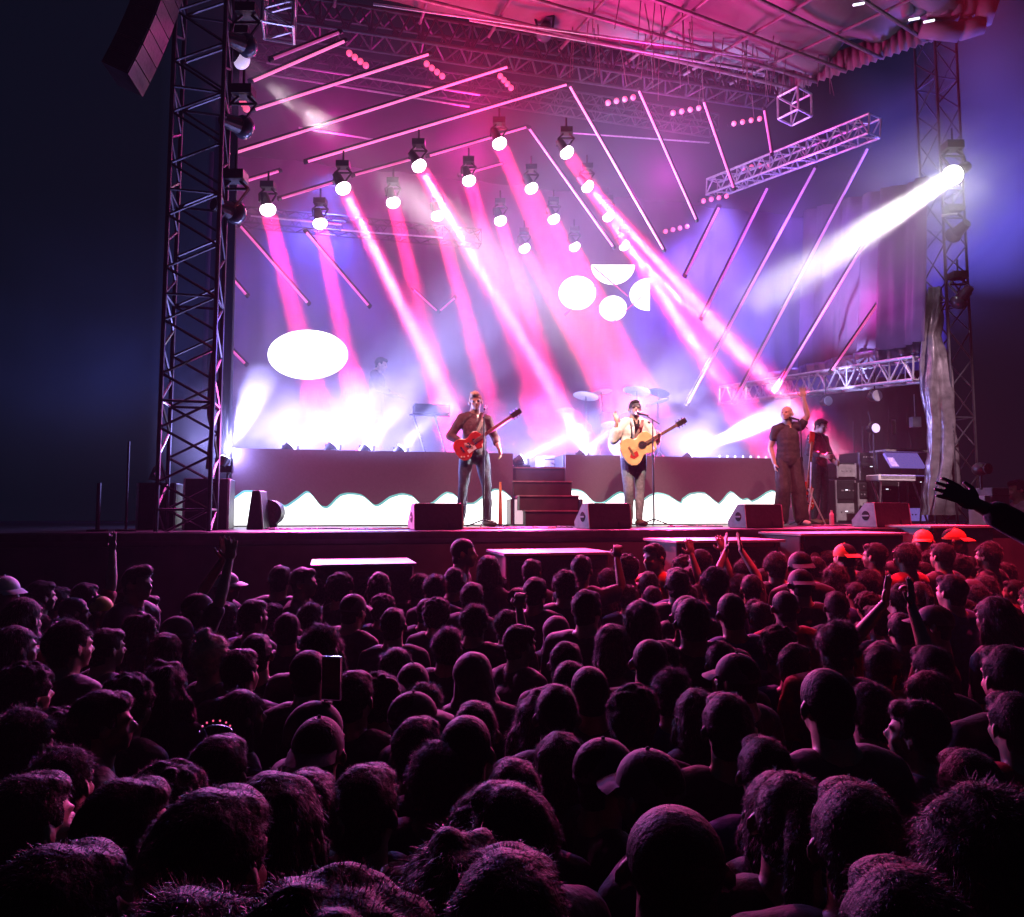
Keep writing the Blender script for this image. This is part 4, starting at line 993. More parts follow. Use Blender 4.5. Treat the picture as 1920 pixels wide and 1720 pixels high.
def hand(m, w, d, pn, curl, side, vox):
    """w wrist, d pointing direction, pn palm facing direction, curl 0 open..1 fist"""
    d = d.normalized(); pn = (pn - d * pn.dot(d)).normalized(); sx = d.cross(pn).normalized() * side   # thumb side
    rot = Matrix((sx, pn, d)).transposed()
    m.ball(w + d * 0.05, (0.043, 0.018, 0.052), rot, 12, 8)
    for i, (off, L) in enumerate([(0.031, 0.072), (0.011, 0.080), (-0.010, 0.074), (-0.030, 0.058)]):
        spread = off * (0.9 if curl < 0.2 else 0.2)
        b = w + d * 0.088 + sx * off; a = 0.35 + curl * 1.0
        d1 = (d * math.cos(curl * 0.9) + pn * math.sin(curl * 0.9) + sx * spread * 6).normalized()
        d2 = (d * math.cos(curl * 2.2) + pn * math.sin(curl * 2.2) + sx * spread * 6).normalized()
        d3 = (d * math.cos(curl * 3.1) + pn * math.sin(curl * 3.1) + sx * spread * 6).normalized()
        p1 = b + d1 * L * 0.45; p2 = p1 + d2 * L * 0.32; p3 = p2 + d3 * L * 0.25
        caps(m, [(b, 0.0105), (p1, 0.0095), (p2, 0.0088), (p3, 0.0078)], 8)
    t0 = w + d * 0.03 + sx * 0.030; t1 = t0 + (sx * 0.8 + d * 0.6 + pn * 0.25).normalized() * 0.036
    t2 = t1 + (sx * (0.5 - curl * .5) + d * 0.9 + pn * (0.2 + curl * .6)).normalized() * 0.032
    caps(m, [(t0, 0.015), (t1, 0.0115), (t2, 0.009)], 8)
def hrotm(P):
    return Matrix.Rotation(P['hrot'][2], 3, 'Z') @ Matrix.Rotation(P['hrot'][0], 3, 'X') @ Matrix.Rotation(P['hrot'][1], 3, 'Y')
def body_prims(P, detail=False, neckw=1.0):
    m = MB(); s = P['slim']; H = P['head']; Rm = hrotm(P)
    h = lambda x, y, z: H + Rm @ V(x, y, z)
    m.ball(h(0, -0.012, 0.025), (0.076, 0.094, 0.088), Rm, 18, 12)
    m.ball(h(0, 0.030, -0.035), (0.060, 0.062, 0.075), Rm, 14, 10)
    m.ball(h(0, 0.060, -0.082), (0.030, 0.028, 0.024), Rm)           # chin
    for sx in (-1, 1):
        m.ball(h(sx * 0.084, -0.006, -0.012), (0.009, 0.020, 0.032), Rm @ Matrix.Rotation(sx * .45, 3, 'Z'), 8, 8); m.ball(h(sx * 0.091, -0.014, -0.008), (0.007, 0.016, 0.028), Rm @ Matrix.Rotation(sx * .6, 3, 'Z'), 8, 8)   # ears
        m.ball(h(sx * 0.036, 0.058, -0.030), (0.022, 0.022, 0.022), Rm, 8, 6)    # cheeks
        m.ball(h(sx * 0.030, 0.074, 0.022), (0.025, 0.014, 0.009), Rm, 8, 6)     # brows
    m.tube(h(0, 0.082, 0.012), h(0, 0.104, -0.022), 0.009, 0.013, 8); m.ball(h(0, 0.100, -0.026), (0.015, 0.012, 0.010), Rm, 8, 6)
    m.ball(h(0, 0.086, -0.053), (0.022, 0.008, 0.006), Rm, 8, 6); m.ball(h(0, 0.084, -0.064), (0.019, 0.008, 0.006), Rm, 8, 6)
    caps(m, [(h(0, -0.015, -0.05), 0.064 * neckw), (P['neck'] + V(0, -0.005, 0), 0.070 * neckw), (P['neck'] + V(0, 0, -0.07), 0.085)], 14)
    ch, be, pe = P['chest'], P['belly'], P['pelvis']
    m.ball(ch, (0.155 * s, 0.105 * s, 0.15), None, 18, 12); m.ball(ch.lerp(be, .5), (0.147 * s, 0.10 * s, 0.15), None, 18, 12); m.ball(be, (0.14 * s, 0.095 * s, 0.15), None, 18, 12); m.ball(pe, (0.155 * s, 0.105 * s, 0.12), None, 18, 12)
    for k, sd in (('R', 1), ('L', -1)):
        caps(m, [(P['neck'] + V(sd * 0.02, -0.012, 0.02), 0.042), (P['sh' + k].lerp(P['neck'], .48) + V(0, -.01, .0), 0.062), (P['sh' + k], 0.056 * s), (P['sh' + k].lerp(P['el' + k], 0.4), 0.050 * s), (P['el' + k], 0.038), (P['el' + k].lerp(P['wr' + k], 0.3), 0.040), (P['wr' + k], 0.026)])
        d, pn, cu = P['hand' + k]; hand(m, P['wr' + k], d, pn, cu, 1 if k == 'R' else -1, 0)
        hp, kn, an = P['hp' + k], P['kn' + k], P['an' + k]
        caps(m, [(hp, 0.085), (hp.lerp(kn, 0.5), 0.075), (kn, 0.052), (kn.lerp(an, 0.35), 0.054), (an, 0.036)])
        a = P['ft' + k]; f = V(math.sin(a), math.cos(a), 0)
        caps(m, [(V(an.x, an.y, an.z - 0.045) - f * 0.03, 0.036), (V(an.x, an.y, an.z - 0.055) + f * 0.13, 0.030)])
    return m
def shirt_prims(P, sleeve=1.0, hem=0.90, g=0.016, loose=1.0):
    m = MB(); s = P['slim']; ch, be, pe = P['chest'], P['belly'], P['pelvis']
    caps(m, [(P['neck'] + V(0, -0.008, -0.022), 0.079), (P['neck'] + V(0, 0, -0.10), 0.095)], 14)
    m.ball(ch, (0.155 * s + g, 0.105 * s + g, 0.15 + g), None, 18, 12); m.ball(ch.lerp(be, .5), (0.150 * s + g * 1.2, 0.102 * s + g * 1.2, 0.16), None, 18, 12); m.ball(be.lerp(pe, .5), (0.146 * s + g * 1.4, 0.10 * s + g * 1.4, 0.13), None, 18, 12)
    m.ball(be, (0.14 * s + g * 1.6 * loose, 0.095 * s + g * 1.6 * loose, 0.16), None, 18, 12)
    # skirt of the shirt as a tapering drum
    m.ball(V(pe.x, pe.y, pe.z + 0.02), (0.155 * s + g * loose, 0.105 * s + g * loose, max(0.05, pe.z + 0.02 - hem)), None, 18, 12)
    for k, sd in (('R', 1), ('L', -1)):
        sh, el, wr = P['sh' + k], P['el' + k], P['wr' + k]
        pts = [(P['neck'] + V(sd * 0.040, -0.012, -0.012), 0.042 + g), (sh.lerp(P['neck'], .48) + V(0, -.01, .0), 0.062 + g), (sh, 0.056 * s + g)]
        if sleeve <= 1: pts.append((sh.lerp(el, 0.72 * sleeve), 0.048 * s + g * 1.0))
        else:
            pts += [(sh.lerp(el, 0.5), 0.048 * s + g), (el, 0.042 + g), (el.lerp(wr, sleeve - 1), 0.036 + g)]
        caps(m, pts)
    return m
def trouser_prims(P, wide=0.0, g=0.012, top=1.0):
    m = MB(); s = P['slim']; pe = P['pelvis']
    m.ball(pe + V(0, 0, -0.02), (0.155 * s + g, 0.105 * s + g, 0.12), None, 18, 12)
    for k in 'RL':
        hp, kn, an = P['hp' + k], P['kn' + k], P['an' + k]
        caps(m, [(hp, 0.088 + g), (hp.lerp(kn, 0.5), 0.075 + g + wide * .4), (kn, 0.054 + g + wide), (kn.lerp(an, 0.4), 0.052 + g + wide * 1.1), (an + V(0, 0, 0.02), 0.040 + g + wide * 1.3)])
    return m
def shoe_prims(P, k):
    m = MB(); an = P['an' + k]; a = P['ft' + k]; f = V(math.sin(a), math.cos(a), 0)
    b = V(an.x, an.y, an.z)
    m.ball(b + V(0, 0, -0.02), (0.044, 0.05, 0.05)); caps(m, [(b + V(0, 0, -0.045) - f * 0.035, 0.043), (b + V(0, 0, -0.048) + f * 0.07, 0.044), (b + V(0, 0, -0.055) + f * 0.14, 0.036)])
    return m

# ---------------------------------------------------------------- hair and headwear (in head space, centre at the head joint)
def on_ball(rg):
    z = rg.uniform(-1, 1); a = rg.uniform(0, 6.283); r = math.sqrt(1 - z * z); return V(r * math.cos(a), r * math.sin(a), z)
def hair_mesh(style, seed=1, strands=1500):
    rg = random.Random(seed); m = MB()
    def shell(rx, ry, rz, c=(0, -0.018, 0.032), low=-0.35, face=0.42):
        m.ball(c, (rx, ry, rz), None, 20, 14); m.ball((0, -.044, -.045), (rx * .80, .056, .060), None, 16, 10)
    fuzz = 0.012; lay = 0.75; wid = 0.00032; grow = 0.004; cut = True; nz, nsc = 0.006, 22
    if style == 'buzz': shell(.081, .100, .091); fuzz = 0.007; lay = .2; nz = .001
    elif style == 'short': shell(.086, .106, .099); m.ball((0, 0.03, 0.085), (.066, .062, .036)); fuzz = 0.018
    elif style == 'quiff': shell(.085, .103, .096); m.ball((0.01, 0.045, 0.102), (.062, .058, .040)); fuzz = 0.022; nz = .008
    elif style == 'messy': shell(.092, .110, .104); fuzz = 0.032; lay = .55; nz = .014; nsc = 16
    elif style == 'curly': shell(.108, .120, .116, (0, -0.022, 0.040)); m.ball((0, -0.06, -0.03), (.085, .06, .06)); fuzz = 0.018; lay = .1; nz = .016; nsc = 30
    elif style == 'long':
        shell(.090, .108, .100); caps(m, [((0, -.05, .0), .088), ((0, -.065, -.10), .088), ((0, -.075, -.20), .078), ((0, -.085, -.30), .05)]); fuzz = .05; lay = 1.6; nz = .009; nsc = 14
        for s in (-1, 1): caps(m, [((s * .06, -.01, .0), .032), ((s * .085, -.02, -.10), .034), ((s * .095, -.02, -.22), .028)])
    elif style == 'wavy':
        shell(.100, .116, .108, (0, -0.022, 0.034)); caps(m, [((0, -.05, .0), .098), ((0, -.065, -.10), .105), ((0, -.075, -.19), .09)]); fuzz = .045; lay = 1.0; nz = .022; nsc = 18
        for s in (-1, 1): caps(m, [((s * .07, -.01, .0), .035), ((s * .105, -.02, -.10), .042), ((s * .11, -.02, -.20), .034)])
    elif style == 'bob':
        shell(.094, .110, .102); caps(m, [((0, -.04, .0), .094), ((0, -.045, -.08), .098)]); fuzz = .035; lay = 1.6; nz = .008
        for s in (-1, 1): caps(m, [((s * .065, .0, .0), .032), ((s * .085, .005, -.09), .032)])
    elif style == 'bun': shell(.085, .104, .097); m.ball((0, -.06, .125), (.040, .042, .036)); m.ball((.012, -.05, .152), (.018, .02, .016)); fuzz = .030; lay = .25; nz = .007
    elif style == 'ponytail': shell(.085, .104, .097); caps(m, [((0, -.11, .05), .028), ((0, -.155, .01), .032), ((0, -.16, -.09), .030), ((0, -.15, -.18), .016)]); fuzz = .025; lay = 1.0; nz = .006
    elif style == 'beard': 
        m.ball((0, .050, -.070), (.050, .045, .040)); m.ball((0, .02, -.05), (.072, .05, .04)); fuzz = .008; nz = .003; cut = False
    # cut the face out: drop a wedge in front by keeping vertices only where hair grows
    me = remesh(m, 0.006, 1, 'hair_' + style, nz, nsc)
    if cut:
        bm = bmesh.new(); bm.from_mesh(me)
        kill = []
        for v in bm.verts:
            x, y, z = v.co
            face = y > 0.035 and z < 0.052 and abs(x) < 0.078
            low = (z < -0.045 and y > -0.03 and abs(x) < 0.07) if style in ('long', 'wavy', 'bob') else (z < -0.030 - (0.058 if y < -0.04 else 0) or (y > 0.0 and z < 0.0) or (z < -0.01 and y > -0.02))
            if style in ('curly',) and z > -0.075 and y < 0: low = False
            if style == 'ponytail' and y < -0.105: low = False
            if face or low: kill.append(v)
        bmesh.ops.delete(bm, geom=kill, context='VERTS')
        bm.to_mesh(me); bm.free()
    # strands
    polys = [(p.center.copy(), p.normal.copy()) for p in me.polygons]
    vs = [v.co.copy() for v in me.vertices]; fs = [tuple(p.vertices) for p in me.polygons]
    for i in range(strands):
        c, n = polys[rg.randrange(len(polys))]
        dwn = V(0, -0.35, -1); tan = (dwn - n * dwn.dot(n)); tan = tan.normalized() if tan.length > 1e-4 else V(0, -1, 0)
        j = on_ball(rg); L = fuzz * rg.uniform(0.25, 1.0); cl = mnoise.noise_vector(c * 38 + V(seed, 0, 0)) * 1.3; d = (n * (1.0 if style in ('buzz', 'bun') else 0.6 if style == 'curly' else 0.5) + tan * lay * rg.uniform(0.5, 1.2) + j * 0.28 + cl * 0.8).normalized()
        side = d.cross(j).normalized() * wid * rg.uniform(.7, 1.3)
        k = len(vs); b = c - n * 0.003; mid = b + d * L * 0.55; tip = b + (d + tan * lay * 0.35 + j * .3).normalized() * L
        vs += [b - side, b + side, mid + side * .8, mid - side * .8, tip]; fs += [(k, k + 1, k + 2, k + 3), (k + 3, k + 2, k + 4)]
    out = bpy.data.meshes.new('hair_' + style); out.from_pydata([tuple(v) for v in vs], [], fs)
    for p in out.polygons: p.use_smooth = True
    nb = len(polys); mi = [0] * nb + [1] * (len(out.polygons) - nb)
    out.materials.append(MATS['hair_black']); out.materials.append(MATS['hair_strand']); out.polygons.foreach_set('material_index', mi)
    return out
def cap_mesh(style):
    m = MB()
    def dome(rx, ry, rz, zc, zmin, th=0.004, yb=-0.012):
        nu, nv = 28, 10; vs = []; fs = []
        for j in range(nv + 1):
            ph = (math.pi / 2) * j / nv
            for i in range(nu):
                a = 2 * math.pi * i / nu; seam = 1 + 0.012 * abs(math.sin(3 * a))
                vs.append(V(rx * math.sin(ph) * math.cos(a) * seam, yb + ry * math.sin(ph) * math.sin(a) * seam, zc + rz * math.cos(ph) - (zmin if j == nv else 0)))
        for j in range(nv):
            for i in range(nu):
                a = j * nu + i; b = j * nu + (i + 1) % nu; fs.append((a, a + nu, b + nu, b))
        m.add(vs, fs)
    if style in ('cap', 'cap_back'):
        dome(.086, .104, .100, 0.022, 0.012); s = 1 if style == 'cap' else -1
        vs = []; fs = []; n = 12
        for i in range(n + 1):
            a = math.pi * (0.14 + 0.72 * i / n)
            x, y = math.cos(a), math.sin(a)
            for (rr, dz) in ((1.0, 0.012), (1.25, 0.008), (1.62, -0.012)):
                yy = (rr - 1) * .125 * (y ** 0.6) + y * .102
                vs.append(V(x * .084 * (1 + (rr - 1) * .12), s * yy - .012, .022 + dz - (1 - y) * .02 * (rr - 1)))
        for i in range(n):
            for j in range(2):
                a = i * 3 + j; fs.append((a, a + 3, a + 4, a + 1))
        m.add(vs, fs); m.ball((0, -.012, .123), .007, None, 8, 6)
    elif style == 'beanie':
        dome(.090, .108, .112, 0.012, 0.03); m.tube((0, -.012, -.028), (0, -.012, .012), .099, .100, 28)
    elif style == 'sunhat':
        dome(.088, .106, .100, 0.022, 0.01)
        vs = []; fs = []; n = 32
        for i in range(n):
            a = 2 * math.pi * i / n
            for rr, dz in ((1.0, 0), (1.35, -.012), (1.7, -.03)): vs.append(V(math.cos(a) * .088 * rr, math.sin(a) * .106 * rr - .012, .016 + dz + .008 * math.sin(3 * a) * (rr - 1)))
        for i in range(n):
            for j in range(2): a = i * 3 + j; b = ((i + 1) % n) * 3 + j; fs.append((a, b, b + 1, a + 1))
        m.add(vs, fs)
    elif style == 'hood':
        m.ball((0, -.02, .025), (.108, .122, .122), None, 24, 16); caps(m, [((0, -.02, -.02), .11), ((0, -.01, -.12), .12), ((0, 0, -.18), .15)])
        me = remesh(m, 0.009, 2, 'hood', .008, 12)
        bm = bmesh.new(); bm.from_mesh(me)
        bmesh.ops.delete(bm, geom=[v for v in bm.verts if v.co.y > .055 and abs(v.co.x) < .075 and -.12 < v.co.z < .10], context='VERTS'); bm.to_mesh(me); bm.free()
        return me
    me = bpy.data.meshes.new(style); me.from_pydata([tuple(v) for v in m.v], [], m.f)
    for p in me.polygons: p.use_smooth = True
    return me
VR = random.Random(77)
HAIR = {}
for i, st in enumerate(['buzz', 'short', 'quiff', 'messy', 'curly', 'long', 'wavy', 'bob', 'bun', 'ponytail', 'beard']):
    HAIR[st] = hair_mesh(st, i + 3, {'buzz': 9000, 'curly': 20000, 'wavy': 12000, 'long': 10000, 'messy': 12000}.get(st, 10000))
CAPS = {k: cap_mesh(k) for k in ('cap', 'cap_back', 'beanie', 'sunhat', 'hood')}

# ---------------------------------------------------------------- crowd bodies: one mesh per pose, shared
def pose(**k):
    P = dict(BASE); P.update(k); return P
UPR = dict(shR=V(0.17, 0.01, 1.44), elR=V(0.25, 0.06, 1.66), wrR=V(0.20, 0.12, 1.92), handR=(V(-0.1, 0.15, 1), V(0, 1, 0), 0.08))
POSES = {
 'stand': pose(),
 'woman': pose(slim=0.84, shR=V(.152, 0, 1.405), shL=V(-.152, 0, 1.405), elR=V(.20, -.03, 1.14), elL=V(-.20, -.03, 1.14), wrR=V(.16, .12, 1.02), wrL=V(-.16, .12, 1.02)),
 'broad': pose(slim=1.15, shR=V(.208, 0, 1.415), shL=V(-.208, 0, 1.415), elR=V(.27, -.02, 1.13), elL=V(-.27, -.02, 1.13)),
 'folded': pose(elR=V(.25, .02, 1.14), wrR=V(.04, .20, 1.16), handR=(V(-1, .1, 0), V(0, -1, 0), .3), elL=V(-.25, .02, 1.14), wrL=V(-.04, .22, 1.12), handL=(V(1, .1, 0), V(0, -1, 0), .3)),
 'fist': pose(shR=V(0.175, 0.02, 1.41), elR=V(.33, .10, 1.47), wrR=V(.27, .16, 1.72), handR=(V(0, .1, 1), V(0, 1, 0), .85)),
 'wave': pose(**UPR),
 'reach': pose(shR=V(0.16, 0.03, 1.45), elR=V(0.20, 0.10, 1.72), wrR=V(0.14, 0.14, 2.00), handR=(V(-.15, .05, 1), V(0, 1, 0), .02)),
 'both': pose(shR=V(0.165, 0.01, 1.45), elR=V(0.20, 0.10, 1.72), wrR=V(0.08, 0.18, 1.97), handR=(V(-.1, .05, 1), V(-1, 0, 0), .05), shL=V(-0.165, 0.01, 1.45), elL=V(-0.20, 0.10, 1.72), wrL=V(-0.06, 0.18, 1.97), handL=(V(.05, .05, 1), V(1, 0, 0), .05)),
 'phone': pose(elR=V(.20, .14, 1.30), wrR=V(.07, .30, 1.53), handR=(V(-.2, .1, 1), V(-.6, -1, 0), .45), elL=V(-.20, .12, 1.20), wrL=V(-.12, .30, 1.32), handL=(V(.6, .1, .4), V(1, 0, 0), .4)),
 'armout': pose(shR=V(0.18, 0.02, 1.42), elR=V(0.44, 0.10, 1.46), wrR=V(0.60, 0.16, 1.62), handR=(V(.5, .1, 1), V(0, 1, 0), .1)),
}
BODY = {}; SHIRT = {}; TROU = {}
for k, P in POSES.items():
    up = k in ('fist', 'wave', 'reach', 'both', 'phone', 'armout', 'folded')
    BODY[k] = remesh(body_prims(P), 0.0075 if up else 0.010, 2, 'person_' + k)
    SHIRT[k] = remesh(shirt_prims(P, 1.0), 0.013, 2, 'shirt_' + k, 0.012, 9)
    TROU[k] = remesh(trouser_prims(P), 0.018, 2, 'trousers_' + k, 0.008, 9)
HC = BASE['head']
TOPS = dict(buzz=1.750, bald=1.738, short=1.762, quiff=1.775, messy=1.780, curly=1.800, long=1.762, wavy=1.775, bob=1.762, bun=1.800, ponytail=1.757, cap=1.755, cap_back=1.755, beanie=1.755, sunhat=1.755, hood=1.775)
def spectator(x, y, h, style, posek='stand', hairm='hair_black', shirt='shirt_black', skin='skin', turn=0.0, capm='cap_dark', name='person'):
    b = obj_me('person', BODY[posek], skin); s = h / TOPS.get(style, 1.75)
    b.location = (x, y, 0); b.scale = (s * VR.uniform(.96, 1.06), s * VR.uniform(.97, 1.05), s); b.rotation_euler = (VR.uniform(-.06, .05), VR.uniform(-.07, .07), turn)
    off = b.rotation_euler.to_matrix() @ V(0, 0, h); b.location = (x - off.x, y - off.y, h - off.z - .006)
    if style in HAIR:
        o = obj_me('hair', HAIR[style], hairm, b); o.location = HC
    elif style in ('cap', 'cap_back'):
        o = obj_me('hair', HAIR['buzz'], hairm, b); o.location = HC; o = obj_me('cap', CAPS[style], capm, b); o.location = HC
    elif style in CAPS:
        o = obj_me({'beanie': 'beanie', 'sunhat': 'hat', 'hood': 'hood'}[style], CAPS[style], capm, b); o.location = HC
    obj_me('shirt', SHIRT[posek], shirt, b); obj_me('trousers', TROU[posek], 'denim_dark', b)
    return b
# ================================================================ the crowd
def c1(x, y, w): return (x / 2.743, 980 + y / 2.743, w / 2.743)
def c2(x, y, w): return (600 + x / 2.743, 980 + y / 2.743, w / 2.743)
def c3(x, y, w): return (1220 + x / 2.743, 980 + y / 2.743, w / 2.743)
def c4(x, y, w): return (x / 2, 1300 + y / 2, w / 2)
def c5(x, y, w): return (960 + x / 2, 1300 + y / 2, w / 2)
# (column, top of the head, width, hair, pose, hair colour, shirt, turn, special)
K = 'hair_black'; Br = 'hair_brown'; Bl = 'hair_blond'
CR = []
def A(q, style='short', pose_='stand', hair=K, shirt='shirt_black', turn=0.0, capm='cap_dark', note=None, skin='skin', depth=None, h=None):
    CR.append(dict(px=q[0], py=q[1], w=q[2], style=style, pose=pose_, hair=hair, shirt=shirt, turn=turn, capm=capm, note=note, skin=skin, depth=depth, h=h))
# ---- left block
A(c1(14, 262, 70), 'cap', 'woman', Br, 'shirt_white', -1.2, 'cap_white', 'woman in a pale cap at the far left edge of the crowd')
A(c1(110, 375, 165), 'long', 'woman', Br, 'shirt_red', .3, note='woman with long red lit hair near the left edge')
A(c1(285, 320, 80), 'short'); A(c1(370, 378, 105), 'buzz'); A(c1(345, 475, 215), 'messy', 'broad', note='broad man with a big dark mop of hair on the left')
A(c1(700, 205, 80), 'quiff', 'stand', K, 'shirt_black', -1.2, note='man in profile facing right at the back left of the crowd')
A(c1(640, 278, 115), 'cap', 'stand', K, 'shirt_grey', .2, 'cap_dark', 'person in a tan cap in front of the man in profile')
A(c1(745, 362, 85), 'short', 'stand', Br, 'shirt_white', -.5, note='person with a pale shirt collar left of the clapping hands')
A(c1(1148, 243, 85), 'cap', 'stand', Br, 'shirt_grey', -1.0, 'cap_white', 'person in a white cap turned right beside the clapping hands')
A(c1(1008, 352, 135), 'cap', 'both', K, 'shirt_black', -.4, 'cap_dark', 'person in a dark cap clapping with both hands overhead')
A(c1(1160, 402, 105), 'bob', 'woman'); A(c1(1285, 388, 140), 'short', 'stand', Br); A(c1(1400, 402, 75), 'curly', 'woman', Br)
A(c1(1440, 213, 90), 'short', 'stand', K); A(c1(1548, 222, 75), 'short', 'stand', K, 'shirt_black', -1.2, note='person with a red lit face in profile left of the left cabinet')
A(c1(1635, 273, 115), 'curly', 'stand', K); A(c1(1745, 240, 105), 'curly'); A(c1(1590, 395, 145), 'messy', 'stand', Br)
A(c1(1650, 500, 215), 'messy', 'broad', Br, note='dark haired person with a rounded glowing outline in the left middle')
A(c1(1575, 650, 185), 'buzz', 'stand', K, note='close cropped round head rimmed in pink in the left middle')
A(c1(1310, 563, 150), 'short'); A(c1(1215, 640, 140), 'short', 'broad')
A(c1(1068, 525, 170), 'bun', 'woman', Bl, 'shirt_grey', 0, note='blond woman with a bun glowing violet at the edges')
A(c1(722, 452, 160), 'wavy', 'woman', Br); A(c1(845, 560, 120), 'bob', 'woman', Br); A(c1(530, 535, 125), 'short', 'stand', Br)
A(c1(825, 700, 250), 'wavy', 'woman', Br, note='woman with thick wavy hair edged in pink on the left')
A(c1(655, 745, 100), 'curly', 'stand', K); A(c1(900, 470, 80), 'beanie')
A(c1(1220, 850, 200), 'long', 'woman', Br); A(c1(1600, 905, 265), 'beanie', 'stand', K, 'shirt_black', 0, 'cap_dark', 'person in a rounded beanie behind a dark cap on the left')
A(c1(1635, 985, 285), 'cap_back', 'broad', K, 'shirt_black', .2, 'cap_dark', 'person in a backward cap just below the rounded beanie')
A(c1(1805, 752, 180), 'short', 'phone', Br, note='short haired person holding up a phone left of centre')
A(c1(290, 925, 180), 'curly', 'woman'); A(c1(110, 925, 140), 'messy'); A(c1(500, 850, 170), 'short', 'broad')
A(c1(850, 1188, 270), 'curly', 'stand', K); A(c1(1110, 1085, 190), 'short', 'stand', K)
A(c1(180, 1268, 300), 'short', 'stand', Br); A(c1(590, 1305, 290), 'short', 'stand', Br, 'shirt_grey', -.5, note='large near head lit violet down its right side, lower left')
A(c1(1395, 1280, 390), 'bob', 'woman', K, note='large near head with a straight bob in the lower left')
A(c1(1570, 1268, 190), 'short'); A(c1(1850, 1233, 250), 'short', 'stand', Br)
A(c1(200, 290, 60), 'short'); A(c1(60, 520, 180), 'long', 'woman'); A(c1(30, 760, 190), 'bob', 'woman'); A(c1(990, 420, 90), 'short'); A(c1(430, 300, 70), 'short', 'reach', Br, 'shirt_red', 0, note='person with one hand raised above a yellow cap')
A(c1(500, 370, 85), 'cap_back', 'stand', K, 'shirt_black', -.6, 'cap_yellow', 'person in a yellow cap on the left')
A(c1(120, 690, 150), 'curly'); A(c1(1480, 455, 90), 'short'); A(c1(300, 1120, 230), 'messy')
# ---- middle block
for q in [(240, 295, 130, 'curly'), (310, 250, 85, 'bob'), (370, 430, 145, 'short'), (165, 358, 135, 'cap'), (600, 368, 165, 'curly'), (860, 163, 100, 'bob'), (690, 222, 95, 'short'), (590, 250, 100, 'messy'), (510, 248, 110, 'messy'),
          (1085, 180, 100, 'short'), (915, 260, 120, 'curly'), (780, 300, 120, 'short'), (1010, 328, 85, 'cap'), (1105, 310, 85, 'short'), (955, 433, 140, 'messy'), (1015, 513, 155, 'short'), (655, 518, 150, 'messy'),
          (1260, 228, 130, 'messy'), (1100, 273, 120, 'short'), (1480, 222, 105, 'messy'), (1245, 312, 85, 'short'), (1465, 328, 80, 'bob'), (1585, 308, 90, 'messy'), (1705, 318, 95, 'short'),
          (1690, 243, 100, 'short'), (1842, 225, 110, 'quiff'), (1870, 150, 85, 'curly'), (1265, 603, 160, 'short'), (1635, 545, 150, 'short'), (1225, 820, 145, 'short'), (475, 710, 140, 'cap_back'),
          (295, 743, 155, 'curly'), (540, 798, 130, 'messy'), (1130, 850, 260, 'wavy'), (480, 990, 260, 'short'), (745, 988, 220, 'buzz'), (1285, 700, 110, 'short'), (800, 905, 160, 'short')]:
    A(c2(*q[:3]), q[3], 'woman' if q[3] in ('bob', 'wavy', 'long') else 'stand', random.choice([K, K, Br]))
A(c2(325, 350, 150), 'curly', 'stand', Br)
A(c2(1340, 160, 105), 'short', 'fist', K, note='person punching a fist up before the middle cabinet')
A(c2(1575, 145, 105), 'curly', 'stand', K, note='curly head standing alone between the middle and right cabinets')
A(c2(790, 400, 155), 'messy', 'fist', K, note='dark haired person raising a fist on the right, centre of the crowd', turn=-.1)
A(c2(1360, 335, 150), 'short', 'broad', Br, note='tall broad man with a crisp haircut right of centre')
A(c2(1660, 393, 215), 'bob', 'woman', K); A(c2(1885, 368, 165), 'buzz', 'stand', K)
A(c2(1705, 595, 200), 'buzz', 'broad', K, note='shaved round head with a violet left edge, centre right')
A(c2(1385, 735, 150), 'buzz', 'stand', K); A(c2(780, 658, 215), 'hood', 'stand', K, 'shirt_black', 0, 'shirt_black', 'person in a pointed hood in the middle of the crowd')
A(c2(460, 855, 225), 'cap', 'stand', K, 'shirt_grey', -.9, 'cap_dark', 'person in a cap facing right, left of the pointed hood')
A(c2(1620, 800, 290), 'curly', 'broad', Br, note='big tousled head right of centre with a thin pink outline')
A(c2(1245, 1070, 300), 'bob', 'woman', Br, note='smooth dark bob with a white glint on top, centre')
A(c2(1430, 1090, 270), 'cap', 'stand', K, 'shirt_black', -1.1, 'cap_dark', 'dark cap with its brim pointing right, right of the glinting bob')
A(c2(245, 1235, 250), 'short', 'broad'); A(c2(870, 1315, 220), 'curly', 'stand', Br); A(c2(610, 1090, 250), 'messy', 'stand', K); A(c2(1000, 1200, 280), 'short')
